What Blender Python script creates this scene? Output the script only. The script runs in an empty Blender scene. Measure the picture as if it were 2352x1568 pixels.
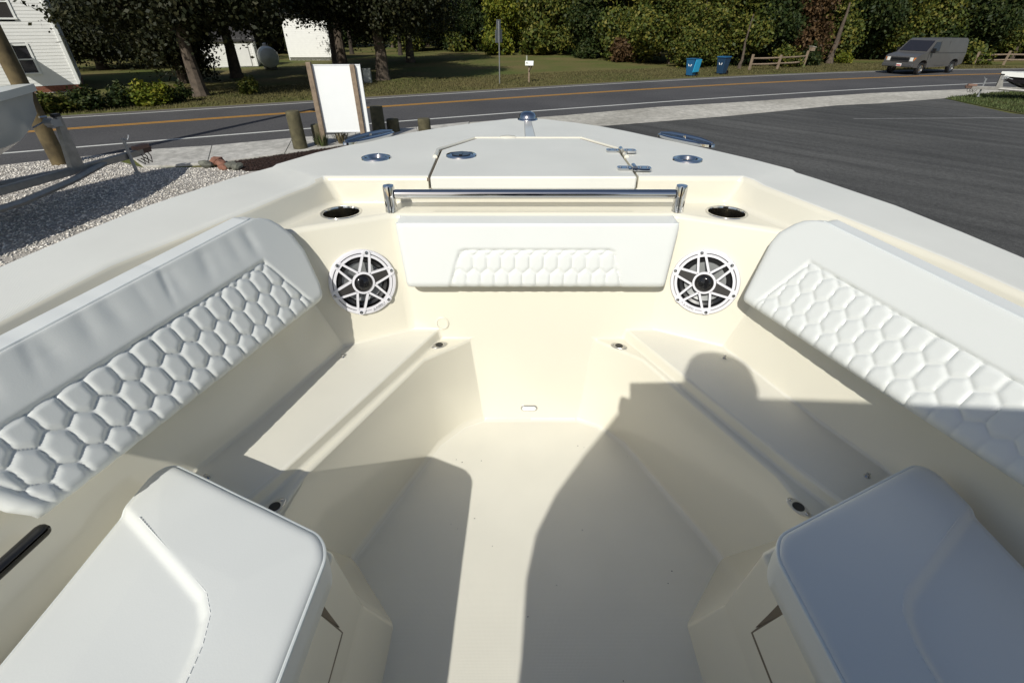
import bpy, bmesh, math, random
import numpy as np
from mathutils import Vector, Matrix, Euler

R = math.radians
random.seed(7)
C = bpy.context.scene.collection

# ------------------------------------------------------------------ camera
cam_d = bpy.data.cameras.new('camera')
cam = bpy.data.objects.new('camera', cam_d)
C.objects.link(cam)
cam.location = (0, 0, 3.0)
cam.rotation_euler = (R(90 - 33.78), 0, 0)
cam_d.sensor_width = 36
cam_d.lens = 36 * 1100 / 2352
cam_d.clip_start = 0.02
cam_d.clip_end = 1500
bpy.context.scene.camera = cam

# ------------------------------------------------------------------ world, sun, exposure
SUN_TRAVEL = Vector((0.278, 0.775, -0.638)).normalized()
world = bpy.data.worlds.new('World')
bpy.context.scene.world = world
world.use_nodes = True
wn, wl = world.node_tree.nodes, world.node_tree.links
wn.clear()
sky = wn.new('ShaderNodeTexSky')
sky.sky_type = 'NISHITA'
sky.sun_disc = False
sky.sun_elevation = R(37.8)
sky.sun_rotation = R(199.7)
sky.air_density = 1.0
sky.dust_density = 1.4
sky.ozone_density = 1.3
bg = wn.new('ShaderNodeBackground')
bg.inputs['Strength'].default_value = 0.076
wo = wn.new('ShaderNodeOutputWorld')
wl.new(sky.outputs[0], bg.inputs[0])
wl.new(bg.outputs[0], wo.inputs[0])
sun_d = bpy.data.lights.new('sun', 'SUN')
sun_d.energy = 3.8
sun_d.angle = R(0.53)
sun_d.color = (1.0, 0.975, 0.90)
sun = bpy.data.objects.new('sun', sun_d)
C.objects.link(sun)
sun.location = (-8, -20, 20)
sun.rotation_euler = SUN_TRAVEL.to_track_quat('-Z', 'Y').to_euler()

vs = bpy.context.scene.view_settings
vs.view_transform = 'Standard'
vs.look = 'None'
vs.exposure = 0.08
vs.gamma = 1.0
vs.use_curve_mapping = False
cy = bpy.context.scene.cycles
cy.max_bounces = 8
cy.diffuse_bounces = 6
cy.glossy_bounces = 4
cy.transmission_bounces = 4
cy.sample_clamp_indirect = 6.0

# ------------------------------------------------------------------ materials
def mat(name, color, rough=0.5, metal=0.0, spec=0.5, noise=0.0, nscale=20.0, bump=0.0, bscale=100.0,
        color2=None, coat=0.0, bdetail=2.0, ndetail=4.0, isl=0.0, trans=0.0):
    m = bpy.data.materials.new(name)
    m.use_nodes = True
    nt = m.node_tree
    p = nt.nodes['Principled BSDF']
    p.inputs['Base Color'].default_value = (*color, 1)
    p.inputs['Roughness'].default_value = rough
    p.inputs['Metallic'].default_value = metal
    p.inputs['Specular IOR Level'].default_value = spec
    if coat:
        p.inputs['Coat Weight'].default_value = coat
        p.inputs['Coat Roughness'].default_value = 0.06
    tc = nt.nodes.new('ShaderNodeTexCoord')
    src = None
    if noise or color2:
        n = nt.nodes.new('ShaderNodeTexNoise')
        n.inputs['Scale'].default_value = nscale
        n.inputs['Detail'].default_value = ndetail
        nt.links.new(tc.outputs['Object'], n.inputs['Vector'])
        rp = nt.nodes.new('ShaderNodeValToRGB')
        rp.color_ramp.elements[0].position = 0.3
        rp.color_ramp.elements[1].position = 0.7
        c2 = color2 or tuple(min(1, c * (1 + noise)) for c in color)
        c1 = color if color2 else tuple(c * (1 - noise) for c in color)
        rp.color_ramp.elements[0].color = (*c1, 1)
        rp.color_ramp.elements[1].color = (*c2, 1)
        nt.links.new(n.outputs[0], rp.inputs[0])
        src = rp.outputs[0]
    if isl:
        g = nt.nodes.new('ShaderNodeNewGeometry')
        hs = nt.nodes.new('ShaderNodeHueSaturation')
        mr = nt.nodes.new('ShaderNodeMapRange')
        mr.inputs['To Min'].default_value = 1 - isl
        mr.inputs['To Max'].default_value = 1 + isl
        nt.links.new(g.outputs['Random Per Island'], mr.inputs[0])
        nt.links.new(mr.outputs[0], hs.inputs['Value'])
        if src:
            nt.links.new(src, hs.inputs['Color'])
        else:
            hs.inputs['Color'].default_value = (*color, 1)
        src = hs.outputs[0]
    if src:
        nt.links.new(src, p.inputs['Base Color'])
    if bump:
        b = nt.nodes.new('ShaderNodeBump')
        b.inputs['Strength'].default_value = bump
        b.inputs['Distance'].default_value = 0.01
        n2 = nt.nodes.new('ShaderNodeTexNoise')
        n2.inputs['Scale'].default_value = bscale
        n2.inputs['Detail'].default_value = bdetail
        nt.links.new(tc.outputs['Object'], n2.inputs['Vector'])
        nt.links.new(n2.outputs[0], b.inputs['Height'])
        nt.links.new(b.outputs[0], p.inputs['Normal'])
    if trans:
        out = nt.nodes['Material Output']
        tr = nt.nodes.new('ShaderNodeBsdfTranslucent')
        mx = nt.nodes.new('ShaderNodeMixShader')
        mx.inputs[0].default_value = trans
        if src:
            nt.links.new(src, tr.inputs[0])
        else:
            tr.inputs[0].default_value = (*color, 1)
        nt.links.new(p.outputs[0], mx.inputs[1])
        nt.links.new(tr.outputs[0], mx.inputs[2])
        nt.links.new(mx.outputs[0], out.inputs[0])
    return m

def nonskid_mat(name, color, scale=640.0, strength=0.25):
    """moulded diamond non-skid: crossed fine waves as relief"""
    m = mat(name, color, rough=0.42, noise=0.035, nscale=4, ndetail=8)
    nt = m.node_tree
    p = nt.nodes['Principled BSDF']
    tc = nt.nodes.new('ShaderNodeTexCoord')
    mp = nt.nodes.new('ShaderNodeMapping')
    nt.links.new(tc.outputs['Object'], mp.inputs[0])
    ws = []
    for d in ('X', 'Y'):
        w = nt.nodes.new('ShaderNodeTexWave')
        w.wave_type = 'BANDS'
        w.bands_direction = d
        w.inputs['Scale'].default_value = scale / 6.0
        nt.links.new(mp.outputs[0], w.inputs['Vector'])
        ws.append(w)
    mm = nt.nodes.new('ShaderNodeMath')
    mm.operation = 'MULTIPLY'
    nt.links.new(ws[0].outputs['Fac'], mm.inputs[0])
    nt.links.new(ws[1].outputs['Fac'], mm.inputs[1])
    b = nt.nodes.new('ShaderNodeBump')
    b.inputs['Strength'].default_value = strength
    b.inputs['Distance'].default_value = 0.0015
    nt.links.new(mm.outputs[0], b.inputs['Height'])
    nt.links.new(b.outputs[0], p.inputs['Normal'])
    return m

M = {}
M['gel'] = mat('cream_gelcoat', (0.735, 0.70, 0.585), coat=0.5, rough=0.2, spec=0.5, noise=0.012, nscale=3, bump=0.03, bscale=7)
M['skid'] = nonskid_mat('cream_nonskid', (0.735, 0.71, 0.62))
M['deckskid'] = nonskid_mat('white_deck_nonskid', (0.715, 0.71, 0.65))
M['vinyl'] = mat('white_vinyl', (0.68, 0.695, 0.67), rough=0.42, spec=0.4, noise=0.012, nscale=5, bump=0.02, bscale=300)
M['piping'] = mat('white_piping', (0.70, 0.73, 0.71), rough=0.35)
M['thread'] = mat('pale_thread', (0.72, 0.73, 0.71), rough=0.8)
M['chrome'] = mat('polished_steel', (0.60, 0.60, 0.60), rough=0.05, metal=1.0)
M['steel'] = mat('brushed_steel', (0.55, 0.54, 0.52), rough=0.3, metal=1.0)
M['black'] = mat('black_plastic', (0.012, 0.012, 0.013), rough=0.35)
M['gloss_black'] = mat('gloss_black', (0.01, 0.01, 0.011), rough=0.08)
M['darkgrey'] = mat('dark_grey_plastic', (0.035, 0.032, 0.03), rough=0.45)
M['white_plastic'] = mat('white_plastic', (0.73, 0.72, 0.75), rough=0.25)
M['cone'] = mat('grey_cone', (0.32, 0.33, 0.33), rough=0.35)
M['gap'] = mat('brown_seal_gap_shade', (0.16, 0.13, 0.095), rough=0.8)  # hatch seals, and the painted shade of the drawer gaps
M['lens'] = mat('frosted_lens', (0.75, 0.76, 0.74), rough=0.2)
M['hullwhite'] = mat('hull_white', (0.72, 0.72, 0.70), rough=0.2)
M['red'] = mat('red_lens', (0.45, 0.02, 0.02), rough=0.2)
M['green'] = mat('green_lens', (0.02, 0.30, 0.08), rough=0.2)

# ------------------------------------------------------------------ mesh helpers
class MB:
    """collects shapes and links them as ONE mesh object"""
    def __init__(self):
        self.v, self.f, self.m, self.sm = [], [], [], []
    def add(self, verts, faces, mi=0, smooth=True, M4=None):
        b = len(self.v)
        if M4 is not None:
            verts = [M4 @ Vector(p) for p in verts]
        self.v.extend([tuple(p) for p in verts])
        for f in faces:
            self.f.append([b + i for i in f])
            self.m.append(mi)
            self.sm.append(smooth)
        return self
    def box(self, c, s, mi=0, rot=None, M4=None, taper=1.0):
        x, y, z = s[0] / 2, s[1] / 2, s[2] / 2
        vs_ = [(-x, -y, -z), (x, -y, -z), (x, y, -z), (-x, y, -z),
               (-x * taper, -y * taper, z), (x * taper, -y * taper, z), (x * taper, y * taper, z), (-x * taper, y * taper, z)]
        T = Matrix.Translation(c)
        if rot is not None:
            T = T @ Euler(rot).to_matrix().to_4x4()
        if M4 is not None:
            T = M4 @ T
        return self.add(vs_, [(0, 3, 2, 1), (4, 5, 6, 7), (0, 1, 5, 4), (1, 2, 6, 5), (2, 3, 7, 6), (3, 0, 4, 7)], mi, False, T)
    def tube(self, pts, r, n=8, mi=0, cap=True, M4=None, closed=False):
        pts = [Vector(p) for p in pts]
        k = len(pts)
        rr = r if isinstance(r, (list, tuple)) else [r] * k
        vs_, fs = [], []
        for i, p in enumerate(pts):
            a = pts[(i - 1) % k] if (i > 0 or closed) else p
            c = pts[(i + 1) % k] if (i < k - 1 or closed) else p
            t = (c - a)
            t = t.normalized() if t.length > 1e-9 else Vector((0, 0, 1))
            u = t.orthogonal() if abs(t.z) > 0.95 else t.cross(Vector((0, 0, 1)))
            u.normalize()
            w = t.cross(u)
            for j in range(n):
                an = 2 * math.pi * j / n
                vs_.append(p + (u * math.cos(an) + w * math.sin(an)) * rr[i])
        rng = k if closed else k - 1
        for i in range(rng):
            for j in range(n):
                a, b2 = i * n + j, i * n + (j + 1) % n
                i2 = (i + 1) % k
                fs.append((a, b2, i2 * n + (j + 1) % n, i2 * n + j))
        if cap and not closed:
            fs.append(tuple(reversed(range(n))))
            fs.append(tuple(range((k - 1) * n, k * n)))
        return self.add(vs_, fs, mi, True, M4)
    def lathe(self, prof, n=24, mi=0, M4=None, sx=1.0, sy=1.0, cap0=False, cap1=False):
        vs_, fs = [], []
        for r, z in prof:
            for j in range(n):
                an = 2 * math.pi * j / n
                vs_.append((r * math.cos(an) * sx, r * math.sin(an) * sy, z))
        for i in range(len(prof) - 1):
            for j in range(n):
                fs.append((i * n + j, i * n + (j + 1) % n, (i + 1) * n + (j + 1) % n, (i + 1) * n + j))
        if cap0:
            fs.append(tuple(reversed(range(n))))
        if cap1:
            fs.append(tuple(range((len(prof) - 1) * n, len(prof) * n)))
        return self.add(vs_, fs, mi, True, M4)
    def grid(self, fn, nu, nv, mi=0, flip=False):
        vs_ = [fn(i / nu, j / nv) for j in range(nv + 1) for i in range(nu + 1)]
        fs = []
        for j in range(nv):
            for i in range(nu):
                q = (j * (nu + 1) + i, j * (nu + 1) + i + 1, (j + 1) * (nu + 1) + i + 1, (j + 1) * (nu + 1) + i)
                fs.append(tuple(reversed(q)) if flip else q)
        return self.add(vs_, fs, mi, True)
    def prism(self, poly, z0, z1, mi=0, M4=None, side_mi=None):
        n = len(poly)
        vs_ = [(x, y, z0) for x, y in poly] + [(x, y, z1) for x, y in poly]
        self.add(vs_, [tuple(reversed(range(n))), tuple(range(n, 2 * n))], mi, False, M4)
        self.add(vs_, [(i, (i + 1) % n, n + (i + 1) % n, n + i) for i in range(n)], mi if side_mi is None else side_mi, False, M4)
        return self
    def build(self, name, mats, parent=None, origin=(0, 0, 0), scl=1.0, bevel=0.0, seg=2, angle=35, merge=0.0, limit=30, wn=False):
        me = bpy.data.meshes.new(name)
        o_ = Vector(origin)
        me.from_pydata([(Vector(p) - o_) * scl for p in self.v], [], self.f)
        if not isinstance(mats, (list, tuple)):
            mats = [mats]
        for mm in mats:
            me.materials.append(mm)
        me.polygons.foreach_set('material_index', self.m)
        me.polygons.foreach_set('use_smooth', self.sm)
        if merge or bevel:
            bm = bmesh.new()
            bm.from_mesh(me)
            bmesh.ops.remove_doubles(bm, verts=bm.verts, dist=merge or 1e-5)
            bmesh.ops.recalc_face_normals(bm, faces=bm.faces)
            bm.to_mesh(me)
            bm.free()
        if bevel:
            me.polygons.foreach_set('use_smooth', [True] * len(me.polygons))
        me.update()
        try:
            me.set_sharp_from_angle(angle=R(angle))
        except Exception:
            pass
        ob = bpy.data.objects.new(name, me)
        C.objects.link(ob)
        if bevel:
            bv = ob.modifiers.new('bevel', 'BEVEL')
            bv.width = bevel
            bv.segments = seg
            bv.limit_method = 'ANGLE'
            bv.angle_limit = R(limit)
            bv.harden_normals = True
            bv.use_clamp_overlap = True
        if parent is not None:
            ob.parent = parent
        return ob

def tag(o, label=None, cat=None, group=None, kind=None):
    if label: o['label'] = label
    if cat: o['category'] = cat
    if group: o['group'] = group
    if kind: o['kind'] = kind
    return o

def empty(name, loc=(0, 0, 0), rz=0.0, label=None, cat=None, group=None, kind=None):
    o = bpy.data.objects.new(name, None)
    C.objects.link(o)
    o.location = loc
    o.rotation_euler = (0, 0, rz)
    o.empty_display_size = 0.1
    return tag(o, label, cat, group, kind)

def copy_tree(o, parent=None):
    c = o.copy()
    C.objects.link(c)
    if parent is not None:
        c.parent = parent
    for ch in list(o.children):
        copy_tree(ch, c)
    return c

def circle(c, r, n=24, ry=None):
    ry = ry or r
    return [(c[0] + r * math.cos(2 * math.pi * i / n), c[1] + ry * math.sin(2 * math.pi * i / n)) for i in range(n)]

def fill_loops(loops):
    """flat fill of 3-D loops (first = outline, rest = holes) -> verts, faces"""
    bm = bmesh.new()
    edges = []
    for lp in loops:
        vs_ = [bm.verts.new(p) for p in lp]
        for i in range(len(vs_)):
            edges.append(bm.edges.new((vs_[i], vs_[(i + 1) % len(vs_)])))
    bmesh.ops.triangle_fill(bm, use_beauty=True, use_dissolve=False, edges=edges)
    bm.verts.index_update()
    V = [v.co.copy() for v in bm.verts]
    Fc = [[v.index for v in f.verts] for f in bm.faces]
    bm.free()
    return V, Fc
# ------------------------------------------------------------------ the boat (built in its own frame, x across, y to the bow, z up from the sole)
K = 0.85
BO = Vector((0.08 * K, 0.0, 3.0 - 1.42 * K))
boat = empty('boat', BO, 0, 'cream and white open boat filling the foreground, with bow hatch and steel rail', 'boat')

def bb(mb, name, mats, parent=boat, **kw):
    return mb.build(name, mats, parent, scl=K, **kw)

GIN_R = [(0.818, 1.735), (0.85, 1.624), (0.89, 1.483), (0.953, 1.252), (1.002, 1.073), (1.03, 0.90), (1.07, 0.40), (1.09, -1.5)]
GIN_L = [(0.818, 1.745), (0.855, 1.660), (0.91, 1.483), (0.995, 1.252), (1.06, 1.073), (1.09, 0.88), (1.15, 0.40), (1.17, -1.5)]
GOUT_R = [(1.035, 1.925), (1.072, 1.823), (1.158, 1.517), (1.189, 1.281), (1.204, 1.115), (1.23, 0.50), (1.24, -1.5)]
GOUT_L = [(1.055, 2.010), (1.144, 1.834), (1.253, 1.517), (1.293, 1.281), (1.318, 1.063), (1.35, 0.50), (1.36, -1.5)]
DOUT_R = [(1.028, 1.942), (0.94, 2.115), (0.819, 2.31), (0.578, 2.663), (0.41, 2.86), (0.27, 2.985), (0.13, 3.08), (0.05, 3.112)]
DOUT_L = [(1.046, 2.03), (0.955, 2.235), (0.83, 2.42), (0.64, 2.66), (0.425, 2.868), (0.28, 2.985), (0.14, 3.08), (0.05, 3.112)]
HD, HG, HSH, HSEAT, HLEDGE = 0.937, 0.931, 0.84, 0.40, 0.363

def circ3(cx, cy, z, r, n=28):
    return [(cx + r * math.cos(2 * math.pi * i / n), cy + r * math.sin(2 * math.pi * i / n), z) for i in range(n)]

LN = MB()      # liner; materials 0 gel, 1 skid, 2 deckskid
def fillm(loops, mi):
    V_, F_ = fill_loops(loops)
    LN.add(V_, F_, mi)
# deck with hatch notch and rod-holder holes
NT = [(0.394, 1.83), (0.406, 2.255), (0.258, 2.515)]
loop = [(NT[0][0], NT[0][1], HD), (0.784, 1.828, HD), (0.800, 1.79, HD)]
loop += [(x, y, HD) for x, y in DOUT_R]
loop += [(-x, y, HD) for x, y in reversed(DOUT_L)]
loop += [(-0.800, 1.79, HD), (-0.784, 1.828, HD), (-NT[0][0], NT[0][1], HD)]
notch = [(-NT[1][0], NT[1][1], HD), (-NT[2][0], NT[2][1], HD), (NT[2][0], NT[2][1], HD), (NT[1][0], NT[1][1], HD)]
RODH = [(0.653, 2.085), (-0.655, 2.115)]
fillm([loop + notch] + [circ3(x, y, HD, 0.042) for x, y in RODH], 2)
nl = [(-NT[0][0], NT[0][1])] + [(p[0], p[1]) for p in notch] + [(NT[0][0], NT[0][1])]
for a, b_ in zip(nl[:-1], nl[1:]):
    LN.add([(*a, HD), (*b_, HD), (*b_, 0.89), (*a, 0.89)], [(0, 1, 2, 3)], 0)
LN.add([(x, y, 0.89) for x, y in nl], [tuple(range(len(nl)))], 0)
# riser below the deck, both sides of the notch, and under it
LN.add([(-0.784, 1.828, HD), (-NT[0][0], 1.83, HD), (-NT[0][0], 1.83, 0.89), (NT[0][0], 1.83, 0.89), (NT[0][0], 1.83, HD), (0.784, 1.828, HD),
        (0.745, 1.83, HSH), (0.0, 1.83, HSH), (-0.745, 1.83, HSH)], [(0, 1, 2, 8), (2, 3, 7, 8), (3, 4, 5, 6), (3, 6, 7)], 0)
def sheer_h(y):
    return float(np.interp(y, [-1.5, 0.4, 0.95, 1.6], [0.865, 0.885, 0.902, HG]))
def sheer(pts, s):
    out_ = []
    for x, y in pts:
        h = sheer_h(y); f = (1.42 - h) / (1.42 - HG)
        if y < -1: f = 1.08
        out_.append((((x + s * 0.08) * f - s * 0.08), y * f if y > 0 else y, h))
    return out_
GIN_R3, GIN_L3 = sheer(GIN_R, 1), sheer(GIN_L, -1)
GOUT_R3, GOUT_L3 = sheer(GOUT_R, 1), sheer(GOUT_L, -1)
for s, GI, GO_, DO in ((1, GIN_R3, GOUT_R3, DOUT_R), (-1, GIN_L3, GOUT_L3, DOUT_L)):
    X = lambda p, z: (s * p[0], p[1], z)
    off = 0.033
    low = [(x - off, y) for x, y, h in GI]
    # gunwale top, step to the deck, outer roll
    gq = [p for p in GO_]; gi_ = [p for p in GI]
    nG = len(gi_)
    V_ = [X(p, p[2]) for p in gi_] + [X(p, p[2]) for p in gq]
    ks = list(range(nG))
    # pair the inner and outer gunwale points into quads and triangles
    fcs = [(i, i + 1, nG + min(i, len(gq) - 1) + (1 if i + 1 < len(gq) else 0), nG + min(i, len(gq) - 1)) if i + 1 < len(gq) else (i, i + 1, nG + len(gq) - 1) for i in range(nG - 1)]
    LN.add(V_, fcs, 2)
    LN.add([X(DO[0], HD), X((0.800, 1.79), HD), X(GI[0], HG), X(GO_[0], HG)], [(0, 1, 2, 3)], 2)
    outer = [X(p, p[2]) for p in reversed(GO_)] + [X(p, HD) for p in DO]
    down = [(p[0] * 1.012, p[1] + 0.012 * max(0, (p[1] - 2.0)), p[2] - 0.07) for p in outer]
    nO = len(outer)
    LN.add(outer + down, [(i, i + 1, nO + i + 1, nO + i) for i in range(nO - 1)], 0)
    # side riser: deck corner -> shelf, gunwale -> shelf / hull side
    LN.add([X((0.784, 1.828), HD), X((0.800, 1.79), HD), X(GI[0], HG), X(low[0], HSH), X((0.745, 1.83), HSH)],
           [(0, 1, 3, 4), (1, 2, 3)], 0)
    n = len(GI)
    LN.add([X(p, p[2]) for p in GI] + [X(p, HSH) for p in low], [(i, i + 1, n + i + 1, n + i) for i in range(n - 1)], 0)
    # shelf with cup-holder hole
    x1 = (0.78, 1.563)
    fillm([[(0, 1.83, HSH), X((0.745, 1.83), HSH), X(low[0], HSH), X(low[1], HSH), X(low[2], HSH), X(x1, HSH), X((0.51, 1.70), HSH), (0, 1.70, HSH)],
           [X((p[0], p[1]), HSH) for p in [(q[0], q[1]) for q in circ3(0.702, 1.712, 0, 0.0645)]]], 0)
    # hull side behind the backrest
    bot = [(0.715, 1.49), (0.80, 1.252), (0.865, 1.073), (0.94, 0.90), (1.02, 0.40), (1.04, -1.5)]
    top = low[3:]
    LN.add([X(bot[0], HSEAT), X(x1, HSH), X(low[2], HSH)], [(0, 1, 2)], 0)
    tt = [low[2]] + top
    m_ = len(bot)
    LN.add([X(p, HSEAT) for p in bot] + [X(p, HSH) for p in tt], [(i, i + 1, m_ + i + 1, m_ + i) for i in range(m_ - 1)], 0)
    # seat top
    st = [(0.375, 1.607), (0.478, 1.61)] + bot + [(0.87, -1.5), (0.87, 0.60), (0.712, 0.885)]
    fillm([[X(p, HSEAT) for p in st]], 1)
    ul = [(0.363, 1.599), (0.694, 0.905), (0.765, 0.765), (0.85, 0.55)]
    vl = [(0.375, 1.607), (0.712, 0.885), (0.87, 0.60)]
    LN.add([X(vl[0], HSEAT), X(vl[1], HSEAT), X(vl[2], HSEAT), X(ul[3], HLEDGE), X(ul[2], HLEDGE), X(ul[1], HLEDGE), X(ul[0], HLEDGE)],
           [(0, 1, 5, 6), (1, 2, 3, 4), (1, 4, 5)], 0)
    # inboard ledge
    T = [(0.247, 1.599), (0.41, 1.456), (0.663, 0.906), (0.69, 0.76), (0.70, 0.55)]
    fillm([[X(p, HLEDGE) for p in T] + [X(p, HLEDGE) for p in reversed(ul)]], 0)
    S = [(0.20, 1.522), (0.285, 1.48), (0.375, 1.375), (0.585, 0.89), (0.60, 0.55)]
    LN.add([X(S[0], 0), X(S[1], 0), X(S[2], 0), X(S[3], 0), X(S[4], 0)] + [X(p, HLEDGE) for p in T],
           [(0, 1, 5), (1, 2, 6, 5), (2, 3, 7, 6), (3, 4, 9, 8, 7)], 0)
    # front wall half and the angled speaker panel
    LN.add([(0, 1.522, 0), X(S[0], 0), X(T[0], HLEDGE), X(ul[0], HLEDGE), X(vl[0], HSEAT), X((0.478, 1.61), HSEAT), X((0.51, 1.70), HSH), (0, 1.70, HSH)],
           [(0, 1, 2), (0, 2, 3, 4, 7), (4, 5, 6, 7)], 0)
    A = Vector(X((0.478, 1.61), 0.40))
    eu = Vector((s * 0.892, -0.452, 0)).normalized()
    ev = Vector((s * 0.095, 0.188, 0.978)).normalized()
    spk_c = A + eu * 0.145 + ev * 0.226
    hole = [tuple(spk_c + (eu * math.cos(t) + ev * math.sin(t)) * 0.098) for t in [2 * math.pi * i / 32 for i in range(32)]]
    nrm = eu.cross(ev)
    def onp(p):
        p = Vector(p); return tuple(p - nrm * (p - A).dot(nrm))
    fillm([[X((0.478, 1.61), HSEAT), X((0.715, 1.49), HSEAT), X(x1, HSH), X((0.51, 1.70), HSH)], hole], 0)
    # sole half
    so = [(0, 1.522, 0)] + [X(p, 0) for p in S] + [X((0.60, -2.0), 0), (0, -2.0, 0)]
    LN.add(so, [tuple(range(len(so)))], 1)
me_l = bb(LN, 'deck_liner', [M['gel'], M['skid'], M['deckskid']], merge=2e-4, angle=40)
def weight_bevel(ob, width, keep_sharp=lambda a, b: 1.0, seg=3, lim=22):
    me = ob.data
    bm = bmesh.new(); bm.from_mesh(me)
    bmesh.ops.remove_doubles(bm, verts=bm.verts, dist=2e-4)
    bmesh.ops.recalc_face_normals(bm, faces=bm.faces)
    lay = bm.edges.layers.float.new('bevel_weight_edge')
    for e in bm.edges:
        if len(e.link_faces) == 2 and e.calc_face_angle(0) > R(lim):
            e[lay] = keep_sharp(e.verts[0].co / K, e.verts[1].co / K)
    for f in bm.faces: f.smooth = True
    bm.to_mesh(me); bm.free()
    bv = ob.modifiers.new('bevel', 'BEVEL')
    bv.width = width; bv.segments = seg; bv.limit_method = 'WEIGHT'
    bv.use_clamp_overlap = False; bv.harden_normals = True
    bv.loop_slide = True
def lw(a, b):
    if abs(a.x) < 0.42 and abs(b.x) < 0.42 and a.y > 1.82 and b.y > 1.82 and max(a.z, b.z) > 0.86: return 0.12
    if (abs(a.z - HG) < .002 and abs(b.z - HG) < .002 and a.y > 1.7 and b.y > 1.7 and (a - b).length > .15 and abs(a.y - b.y) > .1 and abs(abs(a.x) - abs(b.x)) > .15): return 0.2
    if abs(a.z - HD) < .002 and abs(b.z - HD) < .002 and abs(abs(a.x) - abs(b.x)) > .15 and min(a.y, b.y) < 1.8: return 0.2
    if abs(a.z) < .002 and abs(b.z) < .002: return 1.0
    if abs(a.z - b.z) < .04 and min(a.z, b.z) > .36 and max(a.z, b.z) < .402: return 0.45
    return 0.85
weight_bevel(me_l, 0.022 * K, lw)

# hull outside
HU = MB()
rings = []
for s, GO_, DO in ((1, GOUT_R3, DOUT_R), (-1, GOUT_L3, DOUT_L)):
    sh = [(s * x * 1.012, y + 0.012 * max(0, y - 2), h - 0.06) for x, y, h in list(reversed(GO_)) + [(a, b, HG) for a, b in DO]] + [(0, 3.135, HG - 0.06)]
    rows = [sh]
    for fx, fz, fy in ((0.97, 0.45, 0.97), (0.86, 0.0, 0.93), (0.80, -0.30, 0.90), (0.02, -0.72, 0.82)):
        rows.append([(x * fx, (y * fy if y > 0 else y), fz + (0.0 if y < 1.6 else (y - 1.6) * 0.22 * (1 if fz < 0.4 else .3))) for x, y, z in sh])
    n = len(sh)
    HU.add([p for r_ in rows for p in r_], [(j * n + i, j * n + i + 1, (j + 1) * n + i + 1, (j + 1) * n + i) for j in range(4) for i in range(n - 1)], 0)
bb(HU, 'hull', M['hullwhite'], merge=1e-4)
for s, GO_, DO in ((1, GOUT_R3, DOUT_R), (-1, GOUT_L3, DOUT_L)):
    rr_ = MB()
    rr_.tube([(s * x * 1.018, y + .012 * max(0, y - 2), h - 0.05) for x, y, h in list(reversed(GO_)) + [(a, b, HG) for a, b in DO]], 0.016, 8)
    bb(rr_, 'rub_rail', M['white_plastic'])

# console seat bases with drawer fronts
for s in (1, -1):
    B_ = MB()
    P_ = [(0.60, 0.90, 0), (0.415, 0.682, 0), (0.415, -1.5, 0), (1.0, -1.5, 0), (1.0, 0.70, 0),
          (0.463, 0.652, 0.175), (0.463, -1.5, 0.175),
          (0.725, 0.745, 0.435), (0.478, 0.628, 0.435), (0.478, -1.5, 0.435), (1.0, -1.5, 0.435), (1.0, 0.70, 0.435)]
    B_.add([(s * x, y, z) for x, y, z in P_], [(0, 1, 5, 8, 7), (1, 2, 6, 5), (5, 6, 9, 8), (7, 8, 9, 10, 11), (4, 0, 7, 11)], 0)
    o = bb(B_, 'seat_base', M['gel'], merge=1e-4)
    weight_bevel(o, 0.012 * K, seg=3, lim=8)
    D_ = MB()
    tl = 0.028 / 0.235
    def dx(z): return 0.463 + (z - 0.175) * 0.015 / 0.26
    y0, y1, z0, z1 = 0.535, -0.55, 0.27, 0.432
    q = [(dx(z0) - 0.004, y0, z0), (dx(z0) - 0.004, y1, z0), (dx(z1) - 0.004, y1, z1), (dx(z1) - 0.004, y0 - 0.035, z1)]
    q2 = [(x + 0.02, y, z) for x, y, z in q]
    D_.add([(s * x, y, z) for x, y, z in q + q2], [(0, 1, 2, 3), (4, 5, 6, 7), (0, 1, 5, 4), (1, 2, 6, 5), (2, 3, 7, 6), (3, 0, 4, 7)])
    bb(D_, 'drawer_front', M['gel'], bevel=0.0015 * K, seg=2)
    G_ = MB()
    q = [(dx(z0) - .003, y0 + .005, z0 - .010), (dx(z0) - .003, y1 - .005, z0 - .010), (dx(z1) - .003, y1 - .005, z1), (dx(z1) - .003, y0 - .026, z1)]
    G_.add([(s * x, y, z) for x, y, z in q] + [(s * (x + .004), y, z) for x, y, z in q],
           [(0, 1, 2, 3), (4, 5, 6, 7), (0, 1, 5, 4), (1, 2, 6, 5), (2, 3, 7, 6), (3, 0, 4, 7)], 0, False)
    bb(G_, 'drawer_gap_shade', M['gap'])  # dark strip painted in for the shade of the gap round the drawer
    # dark wedge painting the gap's shade at the upper forward corner of the drawer
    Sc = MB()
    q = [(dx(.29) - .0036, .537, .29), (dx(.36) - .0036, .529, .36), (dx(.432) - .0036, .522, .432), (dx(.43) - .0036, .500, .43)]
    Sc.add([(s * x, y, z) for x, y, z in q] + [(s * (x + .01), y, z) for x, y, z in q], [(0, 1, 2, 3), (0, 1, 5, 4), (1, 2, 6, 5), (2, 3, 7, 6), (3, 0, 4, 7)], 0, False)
    bb(Sc, 'gap_shade_wedge', M['gap'])

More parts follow.
